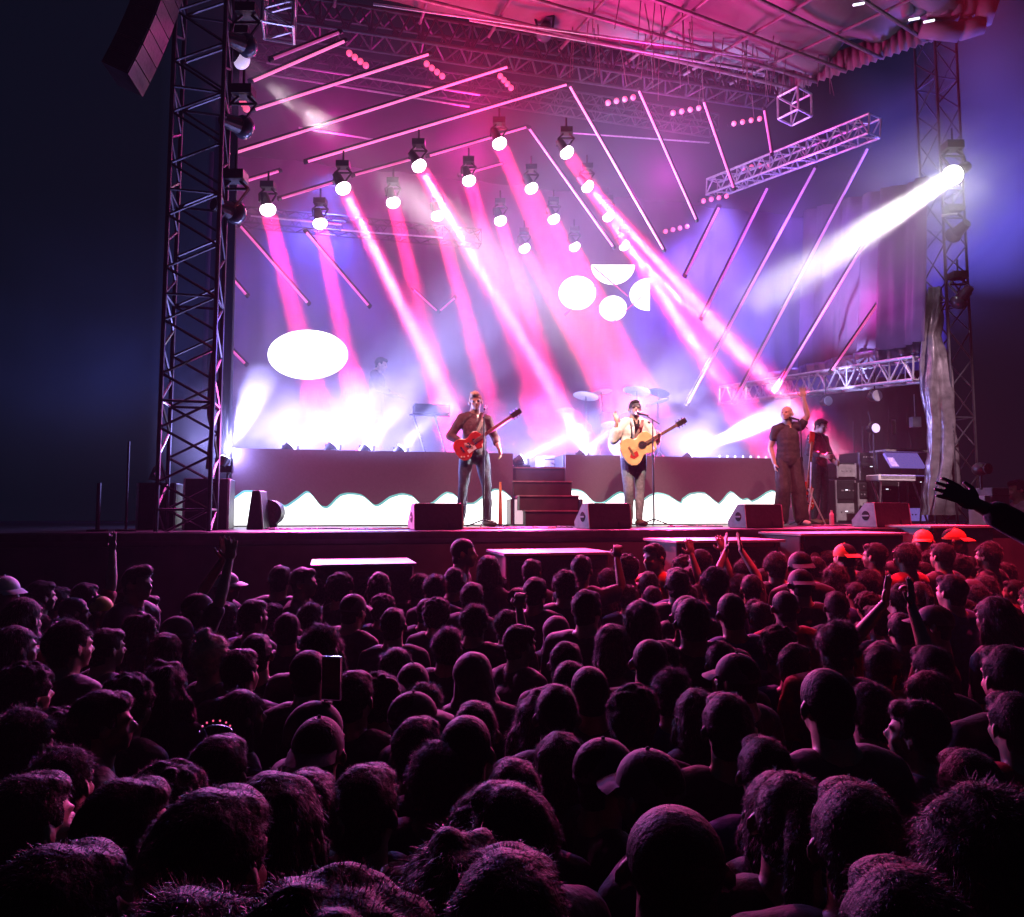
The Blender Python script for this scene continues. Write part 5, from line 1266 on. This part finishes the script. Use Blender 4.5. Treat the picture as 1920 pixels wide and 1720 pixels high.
# ---- right block
for q in [(165, 150, 95, 'curly'), (262, 130, 85, 'short'), (330, 210, 125, 'messy'), (140, 222, 110, 'short'), (212, 218, 95, 'short'), (335, 283, 130, 'curly'), (190, 308, 110, 'messy'), (520, 263, 110, 'short'), (410, 358, 145, 'buzz'),
          (690, 345, 130, 'buzz'), (770, 348, 90, 'short'), (700, 303, 90, 'bob'), (640, 138, 100, 'messy'), (490, 170, 105, 'messy'), (770, 140, 110, 'cap_back'), (850, 168, 75, 'short'), (775, 228, 120, 'cap_back'),
          (950, 205, 180, 'wavy'), (1120, 138, 100, 'curly'), (1165, 98, 95, 'short'), (930, 138, 65, 'short'), (1120, 228, 110, 'messy'), (1115, 340, 110, 'curly'), (1320, 92, 110, 'messy'), (1440, 128, 110, 'curly'), (1410, 198, 90, 'short'),
          (1510, 98, 90, 'short'), (1590, 148, 110, 'curly'), (1640, 168, 80, 'short'), (1745, 85, 100, 'messy'), (1740, 178, 110, 'curly'), (1560, 258, 130, 'short'), (1290, 298, 140, 'messy'), (960, 345, 130, 'short'), (970, 400, 95, 'bun'),
          (1170, 418, 110, 'short'), (1680, 308, 130, 'messy'), (1620, 388, 120, 'bob'), (1880, 288, 95, 'short'), (965, 478, 210, 'messy'), (660, 505, 215, 'curly'), (360, 598, 155, 'short'), (740, 610, 140, 'short'), (235, 845, 185, 'bob'),
          (905, 740, 300, 'buzz'), (1130, 795, 220, 'messy'), (600, 1090, 200, 'short'), (1880, 860, 190, 'short'), (1650, 1150, 270, 'short'), (1290, 455, 110, 'short'), (1060, 300, 80, 'short'), (580, 230, 90, 'short'), (570, 400, 120, 'short'), (1010, 260, 80, 'short'),
          (1350, 230, 90, 'short'), (1830, 200, 85, 'bob'), (1500, 170, 80, 'short'), (620, 190, 85, 'messy'), (1250, 190, 80, 'cap'), (1400, 900, 200, 'short'), (1450, 620, 140, 'short'), (300, 480, 110, 'short'), (1200, 600, 130, 'long'), (60, 600, 190, 'short'), (100, 720, 150, 'messy')]:
    A(c3(*q[:3]), q[3], 'woman' if q[3] in ('bob', 'wavy', 'long', 'bun') else 'stand', random.choice([K, K, Br]), random.choice(['shirt_black', 'shirt_grey', 'shirt_red', 'shirt_black', 'shirt_blue']))
A(c3(215, 378, 180), 'short', 'broad', K, note='tall broad man with short hair below the three raised arms')
A(c3(1005, 100, 95), 'cap_back', 'stand', K, 'shirt_grey', 0, 'cap_orange', 'person in an orange cap before the grey cabinet')
A(c3(1480, 415, 155), 'cap', 'fist', K, 'shirt_black', .9, 'cap_dark', 'person in a dark cap turned left with arm up, right side')
A(c3(1780, 370, 225), 'long', 'woman', Br, 'shirt_black', .2, note='woman with long straight hair at the right side of the crowd')
A(c3(460, 658, 215), 'cap', 'stand', K, 'shirt_black', .8, 'cap_dark', 'person in a dark cap with a straight brim, centre right')
A(c3(1850, 618, 250), 'short', 'broad', Br, note='man with red lit temple at the right edge of the crowd')
A(c3(400, 865, 290), 'short', 'broad', Br, note='large round dark head outlined in pink, lower centre right')
A(c3(650, 1280, 290), 'bob', 'woman', K); A(c3(10, 1145, 300), 'cap', 'stand', K, 'shirt_grey', .9, 'cap_dark', 'near profile in a cap facing left, lower centre right')
# raised arms
A((1272, 1075, 36), 'short', 'wave', K, note='person raising one open hand below the singer', turn=.3)
A((1335, 1070, 36), 'short', 'wave', K, note='person raising an open hand right of the singer', turn=.3)
A((1385, 1072, 40), 'messy', 'both', K, note='person stretching both arms straight up left of the bald performer')
A((1655, 1205, 60), 'short', 'both', Br, 'shirt_red', note='person with both arms up in the right half of the crowd')
# ---- nearest, along the bottom edge
A(c5(620, 430, 350), 'buzz', 'broad', Br, 'shirt_grey', .1, skin='skin_dark', depth=1, note='nearest large cropped head at the bottom edge, right of centre')
A(c5(1790, 300, 430), 'messy', 'stand', Br, note='large near head at the lower right corner')
A(c4(1380, 262, 230), 'short', 'stand', K); A(c4(1700, 500, 360), 'wavy', 'woman', Br, 'shirt_black', 0, note='woman with big brown hair at the bottom edge, left of centre')
A(c4(1150, 610, 560), 'curly', 'broad', Br, note='widest curly head at the bottom edge')
A(c4(150, 560, 330), 'short', 'broad', K); A(c4(1910, 575, 260), 'short'); A(c5(1060, 290, 280), 'ponytail', 'woman', Br)
A(c4(760, 350, 200), 'short'); A(c5(1300, 330, 330), 'short', 'broad'); A(c5(20, 330, 260), 'short'); A(c4(700, 690, 300), 'messy'); A(c5(1480, 640, 400), 'short', 'broad', note='dark shoulders and head at the bottom edge near the right corner'); A(c4(60, 300, 190), 'short')

HW = dict(buzz=.170, bald=.160, short=.180, quiff=.178, messy=.198, curly=.232, long=.195, wavy=.225, bob=.198, bun=.180, ponytail=.180, cap=.178, cap_back=.178, beanie=.188, sunhat=.28, hood=.22)
rg = random.Random(4)
for c in CR:
    hw = HW[c['style']] * (0.92 if c['pose'] == 'woman' else 1.0)
    u = (c['px'] - 960) / 1400
    d = 1400 * hw / c['w']
    top = lambda d_: WY(c['px'], c['py'], d_).z
    lo, hi = (1.50, 1.74) if c['pose'] == 'woman' else (1.58, 1.92)
    # move along the ray until the height is human
    while top(d) > hi and d > 0.5: d *= 1.0; d += 0.04
    for _ in range(400):
        z = top(d)
        if z < lo and d > 0.6: d -= 0.02
        else: break
    lim = 6.75 + 0.25 * (u * d)
    d = min(d, lim)
    if d < 0.62: d = 0.62
    p = WY(c['px'], c['py'], d); c['x'], c['y'], c['h'] = p.x, p.y, p.z
    if c['h'] < 1.35: c['h'] = 1.35
# keep shoulders apart: push pairs in depth along their own sight lines
for it in range(60):
    moved = False
    for i, a in enumerate(CR):
        for b in CR[i + 1:]:
            dx, dy = a['x'] - b['x'], a['y'] - b['y']
            if abs(dx) < 0.34 and dx * dx * 1.3 + dy * dy * 2.2 < 0.34 * 0.34:
                moved = True
                f, n_ = (a, b) if a['y'] > b['y'] else (b, a)
                for q, s in ((f, 0.03), (n_, -0.03)):
                    y2 = q['y'] + s
                    if y2 > 6.8 + 0.25 * q['x'] or y2 < 0.6: continue
                    p = WY(q['px'], q['py'], y2)
                    if 1.42 < p.z < 1.97: q['x'], q['y'], q['h'] = p.x, p.y, p.z
    if not moved: break
# people standing in the gaps nobody's head shows: the dark mass between
fill = []
for j in range(20):
    yy = 1.3 + j * 0.30
    for i in range(40):
        xx = -0.9 * yy - 0.4 + i * 0.42 + rg.uniform(-.12, .12); y2 = yy + rg.uniform(-.12, .12)
        if abs(xx) > 0.72 * y2 + 0.25 or y2 > 6.6 + 0.25 * xx: continue
        if all((xx - c['x']) ** 2 + (y2 - c['y']) ** 2 > 0.35 ** 2 and len(CR) + len(fill) < 288 for c in CR + fill):
            st = rg.choice(['short', 'messy', 'curly', 'bob', 'cap_back', 'long', 'ponytail', 'quiff', 'wavy', 'hood', 'beanie', 'bun', 'cap'])
            h = rg.uniform(1.50, 1.66)
            v = Vector((xx, y2, h)) - CAM; fw = Vector((0, math.cos(PITCH), math.sin(PITCH))); upv = Vector((0, -math.sin(PITCH), math.cos(PITCH)))
            px = 960 + 1400 * v.x / v.dot(fw); py = 860 - 1400 * v.dot(upv) / v.dot(fw)
            fill.append(dict(px=px, py=py, w=1400 * .19 / y2, style=st, pose='woman' if st in ('bob', 'long', 'ponytail') else rg.choice(['stand', 'stand', 'folded']), hair=rg.choice([K, K, Br]), shirt=rg.choice(['shirt_black', 'shirt_black', 'shirt_grey', 'shirt_blue']), turn=rg.uniform(-.3, .3), capm='cap_dark', note=None, skin='skin', depth=None, x=xx, y=y2, h=h))
CR += fill
LOOK = dict(buzz='cropped head', bald='bald head', short='short haired head', quiff='swept up short hair', messy='tousled dark hair', curly='round curly hair', long='long straight hair', wavy='thick wavy hair', bob='smooth bob of hair', bun='hair in a bun', ponytail='hair in a ponytail',
            cap='peaked cap', cap_back='cap worn backward', beanie='rounded beanie', sunhat='brimmed hat', hood='raised hood')
COL = [(330, 'at the far left'), (480, 'under the left tower'), (640, 'under the left riser'), (790, 'below the leftmost cabinet'), (930, 'under the guitarist'), (1060, 'under the steps'), (1170, 'left of the singer'), (1290, 'under the singer'), (1420, 'left of the bald performer'), (1540, 'under the bald performer'), (1680, 'under the grey cabinet'), (1800, 'under the right tower'), (9999, 'at the far right')]
def row(py): return 'front row' if py < 1075 else 'near the front' if py < 1130 else 'upper crowd' if py < 1200 else 'mid crowd' if py < 1300 else 'lower crowd' if py < 1430 else 'bottom edge'
def colw(px): return next(n for x, n in COL if px < x)
from collections import defaultdict
gr = defaultdict(list)
for c in CR:
    if not c['note']: gr[(LOOK[c['style']], row(c['py']), colw(c['px']))].append(c)
RANK = ['highest', 'second highest', 'third highest', 'fourth highest', 'fifth highest', 'sixth highest', 'seventh highest', 'eighth highest']
for (lk, rw, cw), l in gr.items():
    l.sort(key=lambda c: c['py'])
    for i, c in enumerate(l):
        c['note'] = '%s, %s, %s' % (lk, rw, cw) + ('' if len(l) == 1 else ', %s of %d such' % (('lowest' if i == len(l) - 1 else RANK[min(i, 7)]), len(l)))
for c in CR:
    t = c['turn'] if c['turn'] else rg.choice([rg.uniform(-.25, .25), rg.uniform(-.25, .25), rg.uniform(-.25, .25), rg.uniform(-.9, .9)])
    # face the singer
    t += math.atan2(-(1.6 - c['x']), max(3.0, 10.4 - c['y'])) * 0.8
    o = spectator(c['x'], c['y'], c['h'] + 0.0, c['style'], c['pose'], c['hair'], c['shirt'], rg.choice(['skin', 'skin', 'skin_dark']) if c['skin'] == 'skin' else c['skin'], t, c['capm'])
    tag(o, c['note'], 'person', 'spectators in the crowd')
    if c['depth']: o.scale = (o.scale[0] * 1.16, o.scale[1] * 1.05, o.scale[2])
# the phone held up left of centre
# ================================================================ the band
def performer(loc, rz, P, h, label, shirt, trousers, skin='skin', hair=None, hairm='hair_blond', shoes='shoe_brown', sleeve=1.0, hem=.88, wide=0.0, loose=1.0, extra=None, g=.014):
    me = remesh(body_prims(P), 0.0052, 2, 'person_body')
    b = obj_me('person', me, skin); s = h / 1.735; b.scale = (s, s, s); b.location = loc; b.rotation_euler = (0, 0, rz)
    tag(b, label, 'person')
    Rm = hrotm(P); Hc = P['head']; e3 = Rm.to_euler()
    if hair:
        hs = hair if isinstance(hair, (list, tuple)) else [hair]
        for st in hs:
            o = obj_me('hair' if st not in CAPS else 'cap', (HAIR[st] if st in HAIR else CAPS[st]).copy(), hairm if st in HAIR else 'cap_dark', b); o.location = Hc; o.rotation_euler = e3
    for sx in (-1, 1):
        MB().ball(Hc + Rm @ V(sx * .031, .079, .004), (.011, .008, .007), Rm, 10, 8).build('eye', 'eye_dark', b, True)
    obj_me('shirt', remesh(shirt_prims(P, sleeve, hem, g, loose), 0.009, 2, 'shirt', .010, 11), shirt, b)
    obj_me('trousers', remesh(trouser_prims(P, wide), 0.009, 2, 'trousers', .010, 10), trousers, b)
    for k in 'LR': obj_me('shoe', remesh(shoe_prims(P, k), 0.008, 2, 'shoe'), shoes, b)
    if extra: extra(b, P)
    return b, s
def guitar_outline(L=.46, wl=.175, wu=.135, waist=.11, cut=0.0, n=40):
    """half widths along the body: y from 0 (tail) to L (neck joint)"""
    pts = []
    prof = [(0, .0), (.02, .55), (.08, .85), (.2, 1.0), (.35, .93), (.5, .66), (.58, .62), (.7, .74), (.82, .80), (.92, .70), (.98, .4), (1.0, .18)]
    r = []
    for (a, b), (c, d) in zip(prof, prof[1:]):
        for k in range(3):
            f = k / 3; r.append((a + (c - a) * f, b + (d - b) * f))
    r.append(prof[-1])
    right = [(w_ * wl * (1 - cut * (.5 if a > .85 else 0)), a * L) for a, w_ in r]
    left = [(-w_ * wl, a * L) for a, w_ in reversed(r)]
    return right + left
def guitar(name, label, loc, direction, face, body_m, wl=.165, L=.44, th=.045, neck=.62, acoustic=False, pick='white_paint', head='black_plastic', bass=False):
    """loc = middle of the body, direction = neck direction, face = front of the guitar (world)"""
    y = Vector(direction).normalized(); z = Vector(face); z = (z - y * z.dot(y)).normalized(); x = y.cross(z)
    root = thing(name, label, 'guitar', loc); root.rotation_euler = Matrix((x, y, z)).transposed().to_euler()
    out = guitar_outline(L, wl, cut=0 if acoustic else .6)
    def slab(o_, z0, z1, sh=0.0):
        n = len(o_); vs = [Vector((a, b - L * .45, z0)) for a, b in o_] + [Vector((a * (1 - sh), (b - L * .45) * (1 - sh), z1)) for a, b in o_]
        return MB().add(vs, [tuple(range(n)), tuple(reversed(range(n, 2 * n)))] + [(i, n + i, n + (i + 1) % n, (i + 1) % n) for i in range(n)])
    b = slab(out, -th, 0.0).build('body', body_m, root, bevel=.008)
    e = L * .55
    MB().box((0, e + neck / 2 - .08, .008), (.046, neck + .1, .022)).build('neck', 'neck_wood', root, bevel=.004)
    m = MB(); [m.box((0, e + neck * (1 - .5 ** (i / 7.0)) * 1.5 - .06, .0205), (.044, .003, .003)) for i in range(12)]; m.build('frets', 'chrome', root)
    MB().box((0, e + neck + .04, -.002), (.075 if not bass else .09, .16 if not bass else .2, .018)).build('headstock', head, root, bevel=.006)
    for i in range(6 if not bass else 4):
        s = -1 if i % 2 else 1; p = Vector((s * .05, e + neck - .02 + (i // 2) * .045, .0)); MB().tube((s * .03, p.y, 0), (s * .06, p.y, 0), .007, .009, 6).build('tuning_peg', 'chrome', root)
    m = MB()
    for i in range(6 if not bass else 4):
        xx = (i - (2.5 if not bass else 1.5)) * .007; m.tube((xx, -L * .25, .024), (xx * .8, e + neck - .02, .024), .0008, .0008, 4)
    m.build('strings', 'chrome', root)
    if acoustic:
        MB().tube((0, L * .17, .001), (0, L * .17, .003), .052, .052, 24).build('sound_hole', 'black_cloth', root)
        MB().box((0, -L * .18, .006), (.15, .03, .010)).build('bridge', 'neck_wood', root, bevel=.003)
        MB().prism([(0, 0), (.07, .01), (.08, .09), (.03, .13), (-.0, .10)], .0035, .006, Matrix.Rotation(R(90), 3, 'X') @ Matrix.Identity(3)).build('pickguard', 'pick_red', root).location = (.03, -.02, 0)
        MB().tube((0, L * .17, .0005), (0, L * .17, .002), .062, .062, 24).build('rosette', 'neck_wood', root)
    else:
        for yy in (.02, .11): MB().box((0, yy, .006), (.08, .035, .012)).build('pickup', 'chrome', root, bevel=.003)
        MB().box((0, -L * .2, .008), (.085, .018, .014)).build('bridge', 'chrome', root)
        for q in ((.09, -.12), (.11, -.07), (.07, -.15)): MB().tube((q[0], q[1], 0), (q[0], q[1], .015), .012, .010, 10).build('knob', 'brass', root)
        MB().box((.065, .02, .003), (.05, .12, .005)).build('pickguard', pick, root)
    return root
mat('guitar_red', (0.42, 0.03, 0.02), .22, var=.35, scale=5, coat=.6)
mat('guitar_natural', (0.72, 0.42, 0.18), .3, var=.18, scale=9, coat=.4)
mat('neck_wood', (0.22, 0.10, 0.05), .4, var=.3, scale=15)
mat('pick_red', (0.35, 0.02, 0.02), .3)
mat('strap_leather', (0.2, 0.12, 0.1), .6, var=.3)
def strap(b, pts, m_='strap_leather', w=.02):
    vs = []; fs = []
    for i, p in enumerate(pts): vs += [p + V(-w, 0, 0), p + V(w, 0, 0), p + V(w, .006, 0), p + V(-w, .006, 0)]
    for i in range(len(pts) - 1):
        for k in range(4): a = i * 4 + k; c = i * 4 + (k + 1) % 4; fs.append((a, c, c + 4, a + 4))
    MB().add(vs, fs).build('guitar_strap', m_, b)
def local_to_world(b, s, p): return b.location + (Matrix.Rotation(b.rotation_euler[2], 3, 'Z') @ (p * s))

# figures face +Y in their own frame; turned by pi they face the crowd.
# seen from the crowd their own right (+X) is on the picture's left
# --- electric guitarist
loc = SF(889, 1.95); rz = T + math.pi + R(6)
P = pose(head=V(.0, .05, 1.625), hrot=(R(-8), R(4), R(-14)), hpR=V(.10, 0, .93), knR=V(.16, .03, .50), anR=V(.17, -.02, .09), hpL=V(-.10, 0, .93), knL=V(-.17, .02, .50), anL=V(-.19, -.02, .09), ftR=.35, ftL=-.35,
         shR=V(.172, 0, 1.40), elR=V(.32, -.04, 1.17), wrR=V(.14, .17, 1.04), handR=(V(-1, .25, -.25), V(0, -1, -.2), .45),
         shL=V(-.172, 0, 1.40), elL=V(-.29, .0, 1.16), wrL=V(-.28, .16, 1.02), handL=(V(-.2, .4, -1), V(1, 0, 0), .4))
gb, gs = performer(loc, rz, P, 1.80, 'guitarist in a dark shirt with swept blond hair and a red guitar', 'shirt_maroon', 'denim_dark', hair='quiff', hairm='hair_blond', shoes='shoe_brown', sleeve=1.45, hem=.86, extra=lambda b, P: strap(b, [V(.12, .135, 1.0), V(.03, .150, 1.18), V(-.07, .125, 1.36), V(-.10, .06, 1.46), V(-.10, -.03, 1.47)]))
c = local_to_world(gb, gs, V(.14, .175, 1.03))
guitar('electric_guitar', 'red electric guitar held by the guitarist on the left', c, SP(952, 789, 1.55) - SP(868, 846, 1.70), -BX + Vector((0, 0, .15)), 'guitar_red', wl=.155, L=.42, neck=.50)
# --- singer
loc = SF(1189, 1.95); rz = T + math.pi + R(-4)
P = pose(head=V(-.02, .03, 1.625), hrot=(R(6), 0, R(-10)), hpR=V(.09, 0, .93), knR=V(.10, .06, .50), anR=V(.06, -.02, .09), hpL=V(-.09, 0, .93), knL=V(-.08, .02, .50), anL=V(-.06, .04, .09), ftR=.4, ftL=-.3,
         shR=V(.170, 0, 1.39), elR=V(.29, .02, 1.19), wrR=V(.27, .10, 1.42), handR=(V(.25, .1, 1), V(-.4, 1, 0), .1),
         shL=V(-.185, 0, 1.41), elL=V(-.30, .05, 1.18), wrL=V(-.27, .26, 1.17), handL=(V(-.1, .6, 1), V(1, 0, 0), .55))
def singer_extra(b, P):
    # open jacket worn over the shirt
    me = remesh(shirt_prims(P, 1.5, .80, .030, 1.25), 0.009, 2, 'jacket', .016, 10)
    bm = bmesh.new(); bm.from_mesh(me)
    bmesh.ops.delete(bm, geom=[v for v in bm.verts if v.co.y > .06 and abs(v.co.x) < .065 + .05 * (1.45 - v.co.z)], context='VERTS'); bm.to_mesh(me); bm.free()
    obj_me('jacket', me, 'jacket_cream', b)
    Hc = P['head']; Rm = hrotm(P)
    g_ = MB()
    for sx in (-1, 1): g_.ball(Hc + Rm @ V(sx * .031, .090, .006), (.024, .006, .017), Rm, 10, 6); g_.tube(Hc + Rm @ V(sx * .05, .085, .01), Hc + Rm @ V(sx * .082, .0, .005), .003, .003, 5)
    g_.tube(Hc + Rm @ V(-.01, .096, .01), Hc + Rm @ V(.01, .096, .01), .003, .003, 5); g_.build('sunglasses', 'eye_dark', b, True)
    strap(b, [V(.14, .16, 1.02), V(.04, .155, 1.2), V(-.06, .14, 1.36), V(-.11, .08, 1.47), V(-.10, -.04, 1.48)])
    sc = MB(); caps(sc, [(V(.05, .07, 1.47), .022), (V(.045, .13, 1.36), .020), (V(.05, .155, 1.22), .016)]); sc.build('scarf', 'shirt_white', b, True)
sb, ss = performer(loc, rz, P, 1.78, 'singer in a cream jacket, cap and sunglasses playing an acoustic guitar', 'shirt_black', 'denim_grey', hair=['short', 'cap_back'], hairm='hair_brown', shoes='shoe_brown', sleeve=1.0, hem=.84, extra=singer_extra)
c = local_to_world(sb, ss, V(.03, .235, 1.06))
guitar('acoustic_guitar', 'natural wood acoustic guitar held by the singer', c, SP(1276, 798, 1.5) - SP(1190, 848, 1.68), -BX + Vector((0, 0, .12)), 'guitar_natural', wl=.205, L=.50, th=.09, neck=.40, acoustic=True)
# --- bald performer
loc = SF(1481, 1.75); rz = T + math.pi + R(-22)
P = pose(head=V(.02, .05, 1.625), hrot=(R(4), 0, R(-38)), hpR=V(.09, 0, .93), knR=V(.10, .07, .50), anR=V(.12, -.0, .09), hpL=V(-.09, 0, .93), knL=V(-.12, .04, .50), anL=V(-.15, .03, .09), ftR=.3, ftL=-.5,
         shR=V(.168, 0, 1.40), elR=V(.24, -.05, 1.14), wrR=V(.20, .02, .90), handR=(V(-.1, .2, -1), V(-1, 0, 0), .3),
         shL=V(-.17, .01, 1.44), elL=V(-.26, .10, 1.58), wrL=V(-.20, .14, 1.84), handL=(V(.1, .1, 1), V(.3, 1, 0), .12))
bb, bs = performer(loc, rz, P, 1.76, 'bald performer in black with one arm raised at a microphone', 'cloth_black', 'cloth_black', hair=None, shoes='shoe_white', sleeve=.62, hem=.80, wide=.040, loose=1.1, extra=None)
# --- person behind with the bass
loc = SF(1537, 2.5); rz = T + math.pi + R(20)
P = pose(head=V(0, .07, 1.60), hrot=(R(-18), 0, 0), elR=V(.28, .02, 1.16), wrR=V(.20, .24, 1.10), handR=(V(-.3, 1, -.2), V(-1, 0, 0), .6), elL=V(-.27, .03, 1.15), wrL=V(-.12, .22, 1.00), handL=(V(.3, 1, -.2), V(1, 0, 0), .6))
pb, ps = performer(loc, rz, P, 1.70, 'person in dark clothes behind the bald performer handling a bass guitar', 'cloth_black', 'denim_dark', hair='short', hairm='hair_black', skin='skin', sleeve=1.6)
bd = SP(1526, 800, 1.7) - SP(1514, 930, 1.6)
guitar('bass_guitar', 'red bass guitar standing upright between the bald performer and the racks', SF(1513, 1.95, .42), bd, -BX, 'guitar_red', wl=.15, L=.44, neck=.66, head='guitar_red', bass=True)
root = thing('guitar_stand', 'folding guitar stand with crossed legs under the bass guitar', 'stand', SF(1522, 1.85), T)
for x0, x1 in ((-.12, .16), (.14, -.16), (.0, .02)): MB().tube((x0 * .3, .02, .55), (x1, -.1 if x0 else .2, .01), .012, .012, 6).build('leg', 'aluminium', root)
MB().tube((0, .02, .5), (.05, .05, .95), .012, .012, 6).build('upright', 'aluminium', root)
# slim wooden neck standing at the riser, right of the guitarist
root = thing('wooden_stand', 'slim orange wooden stand before the left riser, right of the guitarist', 'stand', SF(938, 2.35), T)
MB().prism([(-.030, 0), (.030, 0), (.024, .30), (.014, .62), (-.014, .62), (-.024, .30)], -.015, .015).build('post', 'guitar_natural', root, bevel=.004)
MB().box((0, 0, .012), (.20, .14, .024)).build('foot', 'dark_metal', root)
# --- keyboard player in the smoke
P = pose(head=V(0, .08, 1.60), hrot=(R(-14), 0, 0), elR=V(.26, .1, 1.16), wrR=V(.16, .34, 1.08), handR=(V(-.1, 1, -.2), V(0, 0, -1), .3), elL=V(-.26, .1, 1.16), wrL=V(-.16, .34, 1.08), handL=(V(.1, 1, -.2), V(0, 0, -1), .3))
loc = SF(703, 4.6, 1.07)
performer(loc, T + math.pi + R(70), P, 1.72, 'keyboard player bent forward in the bright smoke on the left riser', 'shirt_grey', 'denim_dark', hair='short', hairm='hair_brown', sleeve=1.6)
# --- security people between stage and crowd
def guard(px, py, t, label, rz, capm='cap_orange', shirt='vest_orange', style='cap', pk='stand'):
    p = SP(px, py, t)
    b = spectator(p.x, p.y, p.z, style, pk, K, shirt, 'skin', rz, capm); tag(b, label, 'person', 'security staff before the stage')
guard(1731, 991, -0.75, 'guard in an orange cap and vest at the right, left one of two', T + math.pi - .9)
guard(1785, 988, -0.75, 'guard in an orange cap and vest at the right, right one of two', T + math.pi + .7)
guard(1228, 1016, -1.35, 'guard in an orange vest leaning beside the raised hand under the singer', T + math.pi / 2 + .4, 'cap_dark', 'vest_orange', 'short')
guard(865, 1008, -1.3, 'red lit person in profile before the stage below the guitarist', T - math.pi / 2 - .3, 'cap_dark', 'shirt_black', 'buzz')
guard(1910, 898, 3.2, 'person in a pink lit shirt at the far right edge of the stage', T + 1.2, 'cap_dark', 'shirt_white', 'short')
# --- big dark arm reaching in at the right, close to the camera
s = 1.0; rx, ry, rzz = 2.38, 2.72, 0.64
loc_ = lambda x, y, z: V((x - rx) / s, (y - ry) / s, (z - rzz) / s)
elb = WY(1955, 1012, 2.83); hd_ = WY(1768, 912, 2.93); dr = (hd_ - elb).normalized()
P = pose(shL=V(-.17, .02, 1.42), elL=loc_(*elb), wrL=loc_(*(elb + dr * .24)), handL=(dr, V(0, 1, -.3), .17), knR=V(.16, .36, .95), anR=V(.14, .36, .52), knL=V(-.16, .36, .95), anL=V(-.14, .36, .52))
me = remesh(body_prims(P), .005, 2, 'person_pointing'); b = obj_me('person', me, 'skin_dark')
b.location = (rx, ry, rzz); b.scale = (s, s, s)
o = obj_me('hair', HAIR['short'], 'hair_black', b); o.location = HC
obj_me('shirt', remesh(shirt_prims(P, 1.7), .012, 2, 'shirt_p', .01, 9), 'shirt_black', b); obj_me('trousers', remesh(trouser_prims(P), .014, 2, 'trousers_r'), 'denim_dark', b)
tag(b, 'spectator on another\'s shoulders at the right edge, dark arm stretched toward the stage', 'person', 'spectators in the crowd')
b = spectator(rx, ry - .06, 1.80, 'short', 'broad', K); tag(b, 'spectator carrying the person with the outstretched arm, right edge', 'person', 'spectators in the crowd')
# phone in a spectator's hand
p = WY(622, 1272, 2.62); root = thing('phone', 'phone held up above the heads left of centre', 'phone', p, -.2)
MB().box((0, 0, 0), (.075, .010, .15)).build('case', 'chrome', root, bevel=.004); MB().box((0, -.0065, 0), (.066, .003, .138)).build('screen', 'black_plastic', root)
p = WY(405, 1374, 2.2); root = thing('hair_tiara', 'sparkling hair band with tiny red stones in the lower left', 'hair band', p, .1)
MB().path([Vector((math.cos(math.pi * i / 12) * .045, 0, math.sin(math.pi * i / 12) * .02)) for i in range(13)], .0025).build('band', 'chrome', root)
for i in range(6): a = .4 + i * .46; MB().ball((math.cos(a) * .042, 0, math.sin(a) * .026 + .008), .0028, nu=8, nv=6).build('stone', 'bulb_pink', root)  # stones use emission, so their sparkle is put in as glow
